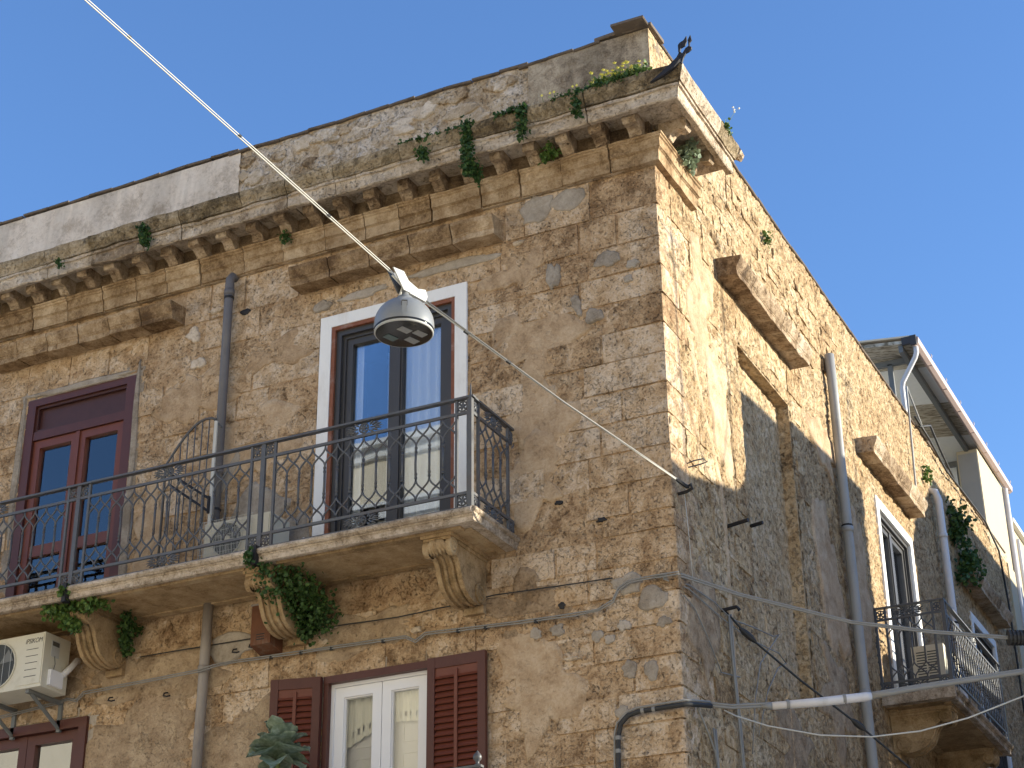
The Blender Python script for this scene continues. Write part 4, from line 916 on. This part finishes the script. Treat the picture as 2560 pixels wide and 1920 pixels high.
cable('vertical_cable', 'thin cables hanging down the side wall under the corner conduit', [[(.04, .5, 5.2), (.03, .56, 5.0), (.03, .6, 4.4)], [(.05, .15, 5.27), (.05, .35, 5.12), (.04, .5, 5.02), (.03, .56, 4.9)], [(.04, .55, 5.2), (.03, .59, 4.95), (.03, .63, 4.4)]], 'cable_grey', .009)
cable('hanging_wire', 'fine pale wire hanging from the span wire anchor down the corner', [[(.05, .13, 7.0), (.04, .2, 6.7), (.035, .25, 6.3)]], 'cable_light', .003)
cable('wall_cable', 'dark cable running down the roof edge of the far side wall', [[(.06, 9.0, 11.36), (.06, 9.7, 11.33), (.06, 10.6, 11.2), (.06, 11.6, 11.25), (.06, 13.0, 11.3), (.06, 13.8, 11.1), (.06, 14.0, 10.3), (.06, 14.05, 8.5), (.06, 14.05, 7)], [(.06, 9.2, 11.3), (.06, 9.9, 11.6), (.05, 10.4, 11.45), (.05, 11.2, 11.25)]], 'cable_dark', .016)
rod('slim upright iron pole against the side wall below the canopy', [(.05, 8.55, 9.9), (.05, 8.75, 11.7)], .014, 'pipe_side')
rod('slanted iron strut bracing the pole under the canopy', [(.05, 8.75, 11.7), (.03, 9.75, 11.33)], .012, 'pipe_side')

# ------------------------------------------------------------------ air conditioners
def ac(label, F, u0, u1, d0, d1, z0, z1, guard=False, text=False, louvre=False):
    A = empty('air_conditioner', label, 'air conditioner'); w = u1-u0; h = z1-z0
    bx(F, u0, u1, d0, d1, z0, z1).build('casing', 'ac_white', A)
    fc_ = u0+w*.36; r = min(h*.42, w*.33); zc_ = (z0+z1)/2
    disc = MB(); disc.v.append((fc_, d1+.004, zc_)); n_ = 28
    for k in range(n_): disc.v.append((fc_+r*math.cos(2*math.pi*k/n_), d1+.004, zc_+r*math.sin(2*math.pi*k/n_)))
    for k in range(n_): disc.f.append((0, 1+k, 1+(k+1) % n_))
    disc.xf(F).build('fan_opening', 'ac_dark', A, fix=False)
    m = MB(); m.tube([(fc_+r*math.cos(2*math.pi*k/n_), d1+.006, zc_+r*math.sin(2*math.pi*k/n_)) for k in range(n_+1)], .008, 5, False); m.xf(F).build('fan_ring', 'ac_white', A, smooth=True)
    m = MB()
    for k in range(3):
        a = k*2.094+.5; m.add([(fc_+.03*math.cos(a), d1+.008, zc_+.03*math.sin(a)), (fc_+r*.9*math.cos(a-.35), d1+.007, zc_+r*.9*math.sin(a-.35)), (fc_+r*.9*math.cos(a+.35), d1+.012, zc_+r*.9*math.sin(a+.35))], [(0, 1, 2)])
    m.xf(F).build('fan_blade', 'steel_grey', A, fix=False)
    m = MB(); m.lathe([(0, .022), (.03, .018), (.036, .008)], F(fc_, d1, zc_), 12, Vector(F(0, 1, 0))-Vector(F(0, 0, 0))); m.build('fan_hub', 'ac_white', A)
    m = MB()
    for k in range(-2, 3):
        x = k*r/2.6; hh = math.sqrt(max(0, r*r-x*x)); m.tube([(fc_+x, d1+.016, zc_-hh), (fc_+x, d1+.016, zc_+hh)], .0025, 4)
    m.xf(F).build('fan_guard', 'grille', A)
    bx(F, u0+w*.70, u1-.012, d1, d1+.006, z0+.03, z1-.02).build('service_panel', 'ac_white', A)
    if text:
        for k in range(5): bx(F, u0+w*.76, u1-.06, d1+.006, d1+.0075, z0+.10+k*.062, z0+.106+k*.062).build('panel_slot', 'ac_ink', A)
        cu = bpy.data.curves.new('lettering', 'FONT'); cu.body = 'IPSIKOM'; cu.size = .062; cu.shear = .25; cu.extrude = .0006; cu.space_character = .95
        tmp = bpy.data.objects.new('lettering_curve', cu); COL.objects.link(tmp); bpy.context.view_layer.update(); tme = bpy.data.meshes.new_from_object(tmp.evaluated_get(bpy.context.evaluated_depsgraph_get())); bpy.data.objects.remove(tmp); to = bpy.data.objects.new('lettering', tme); COL.objects.link(to); tme.materials.clear(); tme.materials.append(MATS['ac_ink']); to.parent = A
        to.location = F(u0+w*.735, d1+.0075, z1-.088); to.rotation_euler = (R(90), 0, 0); to.scale = (.86, 1, 1)
        m = MB(); m.box(u1, u1+.035, d0+.09, d1-.08, z0+.03, z0+.17); m.xf(F).build('valve_cover', 'pvc_white', A)
        m = MB(); m.box(u1, u1+.003, d1-.20, d1-.09, z1-.20, z1-.05); m.xf(F).build('rating_plate', 'grille', A)
        m = MB(); m.box(u1+.003, u1+.005, d1-.19, d1-.10, z1-.10, z1-.06); m.xf(F).build('rating_mark', 'ac_ink', A)
        m = MB(); m.tube([(u1+.03, d0+.10, z0+.15), (u1+.06, d0+.02, z0+.25), (u1+.04, d0-.06, z0+.33), (u1-.02, -.0, z0+.36)], .028, 8); m.xf(F).build('insulated_line', 'pipe_white', A, smooth=True)
        m = MB(); m.tube([(u1+.004, d1-.14, z1-.19), (u1+.012, d1-.15, z1-.26), (u1+.004, d1-.14, z0+.17)], .005, 5); m.xf(F).build('lead', 'cable_grey', A, smooth=True)
        for uu in (u0+.12, u1-.16):
            m = MB(); m.box(uu-.02, uu+.02, 0, d1-.02, z0-.035, z0-.001); m.box(uu-.02, uu+.02, 0, .03, z0-.28, z0-.03); m.tube([(uu, .02, z0-.25), (uu, d1-.08, z0-.03)], .018, 6); m.xf(F).build('bracket', 'steel_grey', A)
    else:
        for uu in (u0+.08, u1-.08): bx(F, uu-.03, uu+.03, d0+.02, d1-.02, z0-.10, z0).build('foot', 'iron', A)
    if guard:
        m = MB(); k = u0-.02
        while k < u1-.14: m.tube([(k, d1+.05, z0-.09), (k, d1+.05, z1+.0)], .002, 4); k += .016
        z = z0-.09
        while z < z1: m.tube([(u0-.02, d1+.052, z), (u1-.14, d1+.052, z)], .002, 4); z += .05
        m.xf(F).build('wire_guard', 'grille', A)
    if louvre:
        for k in range(15): z = z0+.05+k*(h-.1)/15; bx(F, u0-.003, u0+.001, d0+.05, d0+.15, z, z+.012).build('louvre', 'ac_dark', A); bx(F, u0-.003, u0+.001, d0+.17, d0+.27, z, z+.012).build('louvre', 'ac_dark', A)
        m = MB()
        for k in range(7): x = u0+.1+k*.07; m.tube([(x, d1+.012, z0+.06), (x, d1+.012, z1-.05)], .003, 4)
        for k in range(6): z = z0+.07+k*.085; m.tube([(u0+.08, d1+.014, z), (u0+.56, d1+.014, z)], .003, 4)
        m.xf(F).build('wire_guard', 'ac_dark', A)
    return A
ac('cream air conditioner with black lettering bracketed under the long balcony', FR, -6.60, -5.79, .16, .50, 6.09, 6.585, text=True)
ac('air conditioner with fine wire guard standing on the long front balcony', FR, -4.20, -3.52, .12, .42, 6.97, 7.335, guard=True)
a3 = ac('air conditioner with slotted end standing on the side balcony', SD, 6.45, 7.20, .25, .60, 6.93, 7.48, louvre=True)
E_ = empty('condensate_hose', 'white insulated hose arching over the balcony floor by the door surround', 'hose')
MB().tube([(-3.50, -.20, 6.88), (-3.46, -.19, 7.0), (-3.40, -.18, 7.09), (-3.33, -.17, 7.12), (-3.30, -.16, 7.09)], .025, 8).build('hose', 'pvc_white', E_, smooth=True)
MB().tube([(-3.44, -.22, 6.88), (-3.40, -.21, 7.0), (-3.34, -.20, 7.05)], .016, 8).build('hose', 'pvc_white', E_, smooth=True)

# arched iron screen on the balcony
Sc = empty('iron_screen', 'arched wrought iron screen standing on the balcony beside the grey pipe', 'screen')
ua, ub = -4.80, -4.27; arc = [(ua, -.27, 8.08)]
for k in range(1, 10):
    t = k/9; arc.append((ua+(ub-ua)*t, -.27, 8.08+.37*math.sin(min(1, t*1.0)*math.pi*.62)/math.sin(math.pi*.5)*1.02-.0*t))
def archz(u):
    t = (u-ua)/(ub-ua); return 8.08+.375*math.sin(t*math.pi*.62)
MB().tube([(ua, -.27, 6.87)]+arc, .012, 6).build('arched_frame', 'iron', Sc, smooth=True)
for k in range(1, 7): uu = ua+(ub-ua)*k/7; MB().tube([(uu, -.27, 6.87), (uu, -.27, archz(uu))], .006, 5).build('bar', 'iron', Sc)
MB().tube([(ub, -.27, 6.87), (ub, -.27, archz(ub)-.02)], .017, 6).build('upright', 'cable_light', Sc)
MB().tube([(ub-.02, -.27, archz(ub)), (ub+.04, -.24, archz(ub)-.08)], .012, 6).build('latch', 'iron', Sc)
for dz_ in (0, .12): MB().tube([(-4.72, -.3, 7.86+dz_*.9), (ub+.0, -.3, 7.52+dz_)], .013, 6).build('brace', 'iron_black', Sc)
MB().tube([(ub, -.3, 7.50), (ub, -.3, 7.66)], .014, 6).build('brace', 'iron_black', Sc)

# rusty sheet metal box under the balcony
Rb = empty('metal_box', 'rusty sheet metal box fixed to the wall beneath the ivy covered corbel', 'box')
m = MB(); m.add([(-3.83, -.17, 6.25), (-3.63, -.17, 6.25), (-3.61, 0, 6.20), (-3.83, 0, 6.20), (-3.83, -.17, 6.60), (-3.63, -.17, 6.60), (-3.61, 0, 6.60), (-3.83, 0, 6.60)], [(0, 3, 2, 1), (4, 5, 6, 7), (0, 1, 5, 4), (1, 2, 6, 5), (2, 3, 7, 6), (3, 0, 4, 7)]); m.build('casing', 'rust', Rb)
for k in range(3): bx(FR, -3.77, -3.69, .17, .173, 6.29+k*.022, 6.298+k*.022).build('vent_slot', 'iron_black', Rb)
bx(FR, -3.835, -3.62, .0, .178, 6.60, 6.615).build('lid', 'pipe_lower', Rb)
for i, (u, z) in enumerate([(-4.05, 6.27), (-3.88, 6.29), (-4.75, 5.98), (-5.35, 6.02)]):
    tag(MB().tube([(u-.02, -.02, z+.03), (u-.035, -.05, z+.02), (u-.03, -.07, z-.01), (u+.01, -.07, z-.02), (u+.03, -.05, z-.01)], .007, 6).build('wall_hook', 'iron_black'),
        ('curved iron hook in the cement left of the rusty box', 'curved iron hook touching the foot of the rusty box', 'small iron hook below the cable bundle right of the left corbel', 'small iron hook by the cable under the air conditioner')[i], 'hook')

# iron strap with leaf finials on the cornice corner
Ir = empty('iron_finial', 'black iron strap with leaf shaped tips jutting over the cornice corner', 'finial')
def iron_plate(name, pts, yy, th, mat='iron_black'):
    f = lambda a, b_: (.47+((1600+a*.0844)-1700)*.0040, yy, 10.785-((60+b_*.0844)-125)*.0043)
    m = MB(); m.prism([f(a, b_) for a, b_ in pts], (0, th, 0)); m.build(name, mat, Ir)
iron_plate('strap', [(330, 1430), (600, 1270), (900, 1080), (1080, 950), (1160, 820), (1215, 850), (1210, 960), (1100, 1090), (1000, 1190), (700, 1340), (480, 1400)], -.50, .03)
iron_plate('leaf_tip', [(1150, 850), (1150, 650), (1200, 600), (1310, 560), (1390, 460), (1390, 610), (1340, 720), (1220, 760), (1190, 850)], -.515, .015)
iron_plate('leaf_tip', [(1435, 790), (1430, 640), (1420, 610), (1500, 475), (1525, 630), (1470, 680), (1465, 790)], -.52, .015)
iron_plate('leaf_tip', [(1190, 1190), (1190, 900), (1260, 900), (1340, 790), (1420, 755), (1500, 800), (1490, 860), (1430, 905), (1340, 930), (1270, 1030), (1220, 1180)], -.51, .018)

# ------------------------------------------------------------------ plants
def leaves(name, label, cat, pts, n_, size, mat, spread=.05, hang=.6, stems=True, group=None, drop=0):
    E_ = empty(name, label, cat, group=group); m = MB(); P_ = [Vector(p[:3]) for p in pts]; rr = [p[3] if len(p) > 3 else spread for p in pts]
    for k in range(n_):
        i = random.randrange(len(P_)); c = P_[i]+Vector((random.gauss(0, 1), random.gauss(0, 1), random.gauss(0, 1)))*rr[i]*.55
        d = Vector((random.gauss(0, 1), random.gauss(0, 1)-.3, random.gauss(0, 1)-hang)).normalized(); a = Vector((random.gauss(0, 1), random.gauss(0, 1), random.gauss(0, .6)))
        sd_ = d.cross(a).normalized(); nn = sd_.cross(d); L = size*random.uniform(.6, 1.3); w = L*.42
        m.add([c, c+d*L*.35+sd_*w+nn*L*.06, c+d*L*.75+sd_*w*.75+nn*L*.03, c+d*L, c+d*L*.75-sd_*w*.75+nn*L*.03, c+d*L*.35-sd_*w+nn*L*.06, c+d*L*.5-nn*L*.08], [(0, 1, 6), (1, 2, 6), (2, 3, 6), (3, 4, 6), (4, 5, 6), (5, 0, 6)])
    m.build('foliage', mat, E_, fix=False)
    if stems:
        m = MB()
        for k in range(max(3, len(P_))):
            i = random.randrange(len(P_)); j = max(0, i-1); m.tube([P_[j]+Vector((0, .03, .02)), P_[j].lerp(P_[i], .5)+Vector((random.gauss(0, .01), -.01, 0)), P_[i]], .003, 4)
        m.build('stem', 'stem_green', E_)
    return E_
yc = -.46
leaves('ivy_tuft', 'small green tuft hanging from the cornice at the far left', 'plant', [(-6.18, yc-.01, 10.50, .035), (-6.17, yc, 10.45, .03)], 70, .028, 'ivy')
leaves('ivy_tuft', 'round ivy tuft on the cornice right of the leftmost tuft', 'plant', [(-5.15, yc, 10.60, .05), (-5.13, yc-.01, 10.53, .055), (-5.12, yc, 10.46, .045), (-5.1, yc, 10.42, .04)], 240, .036, 'ivy')
leaves('ivy_tuft', 'long ivy mat trailing over the middle of the cornice', 'plant', [(-2.3+i*.1, yc+.02, 10.69, .03) for i in range(8)]+[(-1.60, yc, 10.70-k*.045, .045) for k in range(12)]+[(-1.58+.01*k, yc+.03+.02*k, 10.3-k*.03, .05) for k in range(5)], 1300, .034, 'ivy')
leaves('ivy_tuft', 'compact ivy tuft hanging on the cornice right of the long mat', 'plant', [(-1.30+i*.07, yc, 10.70, .022) for i in range(5)]+[(-1.05, yc, 10.68-k*.05, .05) for k in range(6)], 420, .034, 'ivy')
leaves('ivy_tuft', 'green weeds spilling over the cornice below the yellow flowers', 'plant', [(-.75+i*.06, yc+.02, 10.70, .03) for i in range(12)]+[(-.52, yc, 10.68-k*.05, .035) for k in range(5)], 560, .032, 'ivy')
leaves('ivy_tuft', 'small weed on the cornice left of the long ivy mat', 'plant', [(-2.06, yc, 10.55, .045), (-2.05, yc, 10.50, .04)], 150, .034, 'ivy')
leaves('ivy_tuft', 'light green weed growing between two modillions near the corner', 'plant', [(-.95, -.2, 10.33, .05), (-.88, -.2, 10.34, .05)], 130, .04, 'ivy_light')
leaves('ivy_tuft', 'faint weed sprouting from the string course behind the span wire', 'plant', [(-3.72, -.14, 10.30, .04), (-3.7, -.14, 10.25, .04)], 90, .03, 'ivy')
leaves('moss_tuft', 'low moss line along the cornice edge above the left hood', 'plant', [(-4.6+i*.15, yc+.05, 10.70, .02) for i in range(9)]+[(-2.95+i*.12, yc+.05, 10.70, .018) for i in range(4)], 160, .02, 'ivy')
# yellow flowers
Fl = leaves('flower_clump', 'yellow flowering weeds on top of the cornice near the corner', 'plant', [(-.38+i*.05, -.40, 10.72+.015*(i % 3), .05) for i in range(11)], 620, .036, 'ivy_light', hang=-.6, stems=False)
m = MB(); fm = MB()
for k in range(46):
    x = random.choice([random.uniform(-.40, .12), random.uniform(-.32, 0.0)]); h = random.uniform(.05, .16); b0 = Vector((x, -.40+random.uniform(-.05, .05), 10.72)); tp = b0+Vector((random.uniform(-.03, .03), random.uniform(-.03, .02), h))
    m.tube([b0, b0.lerp(tp, .6)+Vector((random.uniform(-.01, .01), 0, 0)), tp], .0022, 4)
    for j in range(5):
        a = j*1.257; d = Vector((math.cos(a), math.sin(a), .7)); s_ = Vector((-math.sin(a), math.cos(a), 0)); fm.add([tp, tp+d*.012+s_*.007, tp+d*.020, tp+d*.012-s_*.007], [(0, 1, 2, 3)])
for x in (-.86, -.78, -.74, -.56, -.52): b0 = Vector((x, -.40, 10.70)); tp = b0+Vector((-.02, 0, .10)); m.tube([b0, tp], .0022, 4); fm.add([tp, tp+Vector((.014, -.005, .01)), tp+Vector((0, -.008, .024)), tp+Vector((-.014, -.005, .01))], [(0, 1, 2, 3)])
m.build('stem', 'stem_green', Fl); fm.build('petals', 'flower', Fl, fix=False)['kind'] = 'stuff'
leaves('wall_plant', 'pale green plant rooted under the cornice return on the side', 'plant', [(.14, .42, 10.34, .07), (.20, .40, 10.40, .06), (.12, .55, 10.33, .05)], 240, .05, 'sage', hang=-.3)
leaves('ivy_tuft', 'small weed on top of the cornice return on the sunny side', 'plant', [(.46, .62, 10.70, .035), (.46, .72, 10.68, .03)], 90, .03, 'ivy_light')
d_ = empty('dandelion', 'white flowering weed rising from the cornice return against the sky', 'plant')
m = MB(); m.tube([(.46, .66, 10.70), (.50, .70, 10.82), (.53, .78, 10.95)], .002, 4); m.build('stem', 'stem_green', d_)
for k in range(4):
    m = MB(); c = Vector((.53+random.uniform(-.03, .03), .80+random.uniform(-.06, .06), 10.95+random.uniform(-.02, .02))); m.lathe([(0.001, -.012), (.011, 0), (0.001, .012)], c, 6); m.build('petal', 'petal_white', d_)
leaves('ivy_tuft', 'green sprout on the side wall below the roof edge', 'plant', [(.03, 3.05, 10.95, .05), (.03, 3.08, 10.9, .04)], 70, .04, 'ivy_light')
leaves('ivy_tuft', 'small sprout above the white downpipe on the side wall', 'plant', [(.05, 9.35, 10.75, .07), (.05, 9.35, 10.62, .05)], 80, .05, 'ivy_light')
leaves('corbel_ivy', 'thick ivy smothering the middle corbel of the long balcony', 'plant', [(-3.40+.012*k, -.68+.055*k, 6.68-.032*k, .10) for k in range(11)]+[(-3.26+.012*k, -.62+.055*k, 6.68-.03*k, .12) for k in range(11)]+[(-3.14+.006*k, -.50+.045*k, 6.66-.03*k, .11) for k in range(9)]+[(-3.30, -.12, 6.40-.03*k, .09) for k in range(4)]+[(-3.36, -.72, 6.70, .06), (-3.43, -.82, 6.80, .035), (-3.43, -.81, 6.74, .04)], 2100, .036, 'ivy', hang=.8)
leaves('corbel_ivy', 'yellowish green ivy sprouting over the left corbel below the balcony', 'plant', [(-5.62+.07*k, -.68+.02*(k % 3), 6.69+.01*math.sin(k), .06) for k in range(9)]+[(-5.45+.03*k, -.66, 6.64-.03*k, .05) for k in range(5)]+[(-5.38, -.80, 6.80, .03)], 760, .046, 'ivy_light', hang=.5)
leaves('corbel_ivy', 'dark ivy behind the left corbel against the wall', 'plant', [(-5.20+.02*k, -.10-.03*k, 6.45+.05*k, .05) for k in range(6)]+[(-5.12, -.08, 6.62, .05)], 360, .042, 'ivy', hang=.5)
leaves('wall_ivy', 'dark ivy patch on the shaded side wall beside the white pipe', 'plant', [(.08, 10.75+random.uniform(-.15, .45), 9.75+.12*k, .16) for k in range(8)]+[(.15, 11.0, 9.85, .14)], 900, .075, 'ivy', hang=.5)
# big leafed plant in a pot on the lower balcony rail
Pl = empty('leafy_plant', 'large grey green leafy plant in front of the lower left shutter', 'plant')
pc = Vector((-3.16, -.66, 5.06))
for k in range(24):
    a = k*2.4+random.uniform(-.3, .3); tier = k/24; el = R(2+58*tier)+random.uniform(-.25, .25); L = random.uniform(.28, .40)*(1-.30*tier); w = L*random.uniform(.30, .42)
    d = Vector((math.cos(a)*math.cos(el), math.sin(a)*math.cos(el)*.8, math.sin(el))); s_ = d.cross(Vector((0, 0, 1))).normalized(); n_ = s_.cross(d); m = MB(); b0 = pc+Vector((0, 0, .14*tier))
    NS = 7
    for i in range(NS):
        t = i/(NS-1); wd = w*(math.sin(math.pi*min(1, t*.92+.06))**.8)*(1.0 if t < .95 else .12); c = b0+d*(L*t)+Vector((0, 0, -.10*L*t*t*3*(1-tier))); rip = .022*math.sin(t*8+k*1.7)
        m.v += [tuple(c-s_*wd+n_*(wd*.45+rip)), tuple(c), tuple(c+s_*wd+n_*(wd*.45-rip))]
    for i in range(NS-1):
        for j in (0, 1): q = i*3+j; m.f.append((q, q+1, q+4, q+3))
    m.build('leaf', 'succulent', Pl, smooth=True, fix=False)
m = MB(); m.tube([pc+Vector((0, 0, -.2)), pc+Vector((0, 0, .16))], .018, 6); m.build('stem', 'stem_green', Pl)
m = MB(); m.lathe([(0, 4.80), (.09, 4.80), (.12, 4.93), (.13, 4.93), (.13, 4.95), (.11, 4.95), (.10, 4.92), (0, 4.91)], (pc.x, pc.y, 0), 18); m.build('pot', 'clay_pot', Pl, smooth=True)

# ------------------------------------------------------------------ houses across the streets (behind the camera and to its right)
def windows(F, parent, us, zs, w, h, d):
    for u in us:
        for z in zs:
            bx(F, u-w/2-.1, u+w/2+.1, d, d+.04, z-.1, z+h+.1).build('window_surround', 'house_white', parent); bx(F, u-w/2, u+w/2, d+.03, d+.05, z, z+h).build('window', 'anthracite', parent)
H1 = empty('house_across', 'cream house across the front street, seen only reflected in the balcony door', 'building')
m = MB(); m.box(-14.2, 12, -24, -14.5, 0, 15.5); m.build('wall', 'house_cream', H1)
m = MB(); m.box(-14.3, 12.1, -24, -14.2, 15.5, 15.62); m.box(-14.25, 12, -24, -14.38, 15.3, 15.5); m.box(-14.22, 12, -24, -14.30, 13.95, 14.35); m.build('cornice', 'house_white', H1)
windows(lambda u, d, z: (u, -14.5+d, z), H1, [-11.8, -8.2, -4.6, -1, 3, 7], [1.0, 5.2, 9.2, 11.9], 1.1, 1.6, 0)
m = MB(); m.box(-13.0, -10.6, -14.5, -13.4, 11.55, 11.75); m.build('balcony', 'house_white', H1)
H2 = empty('house_across', 'lower cream house across the front street at its far end, seen only reflected', 'building'); m = MB(); m.box(-34, -14.4, -24, -14.5, 0, 12.6); m.build('wall', 'house_cream', H2)
m = MB(); m.box(-34, -14.4, -24, -14.3, 12.6, 12.8); m.build('coping', 'house_white', H2)
tA = math.tan(SUN_AZ); kE = math.tan(SUN_EL)/math.cos(SUN_AZ)
def shade_house(label, pts, depth, X=6.0, name='house_across', mat='house_tan'):
    H = empty(name, label, 'building'); ex = Vector((math.cos(SUN_AZ), math.sin(SUN_AZ), 0))*depth
    MB().prism([(X, y_+X*tA, (z+X*kE) if z > 0 else 0) for y_, z in pts], ex).build('wall', mat, H); return H
Ha = shade_house('tan house across the side street with stepped roofline', [(-.03, 0), (-.03, 7.27), (.35, 7.28), (.88, 7.42), (1.60, 7.60), (1.78, 7.72), (1.93, 7.95), (2.3, 7.75), (2.62, 7.6), (2.62, 0)], 5)
shade_house('tall tan house across the side street behind the stepped one', [(2.03, 8.92), (3.2, 9.02), (6.05, 9.25), (6.05, 0), (2.63, 0), (2.63, 7.78), (2.5, 7.95)], 4.5)
windows(lambda u, d, z: (6.0-d, u, z), Ha, [4.2, 6.4], [1, 4.4], 1, 1.5, 0)
shade_house('low tan house across the side street between taller ones', [(6.06, 0), (6.06, 7.05), (8.28, 7.2), (8.28, 0)], 4)
Hb = shade_house('tall tan house across the side street with sloping roof', [(8.30, 0), (8.30, 9.35), (8.55, 9.75), (9.4, 10.4), (9.95, 10.85), (13.5, 10.95), (17, 10.95), (26, 11.0), (26, 0)], 6)
windows(lambda u, d, z: (6.0-d, u, z), Hb, [13, 16, 19, 22], [1, 4.4, 8.0], 1, 1.5, 0)
Hc = empty('house_across', 'tall pale house far along the side street, seen only reflected', 'building'); m = MB(); m.box(6.0, 12, 29.5, 42, 0, 16.6); m.build('wall', 'house_cream', Hc)
def mast(label, Yw, z0, z1, guys=(), X=6.35):
    E_ = empty('antenna_mast', label, 'antenna'); f = lambda y_, z, x=X: (x, y_+x*tA, z+x*kE)
    MB().tube([f(Yw, z0-.3), f(Yw, z1)], .016, 6).build('mast', 'iron', E_)
    for (zt_, y2, z2) in guys: MB().tube([f(Yw, zt_), f(y2, z2)], .010, 5).build('guy_wire', 'iron', E_)
    for k in range(2): MB().tube([f(Yw-.25, z1-.1-.25*k), f(Yw+.25, z1-.1-.25*k)], .012, 5).build('boom', 'iron', E_)
mast('antenna mast with guys on the stepped roofline across the side street', .32, 7.25, 9.6, [(8.2, -.3, 7.6), (8.1, .95, 7.35)])
mast('second antenna mast on the stepped roofline across the side street', 1.58, 7.55, 10.2, [(8.6, 1.2, 7.55), (8.9, 2.0, 8.6)])
mast('antenna mast on the tall tan house across the side street', 5.85, 9.2, 10.6, [(10.2, 5.3, 9.2)])
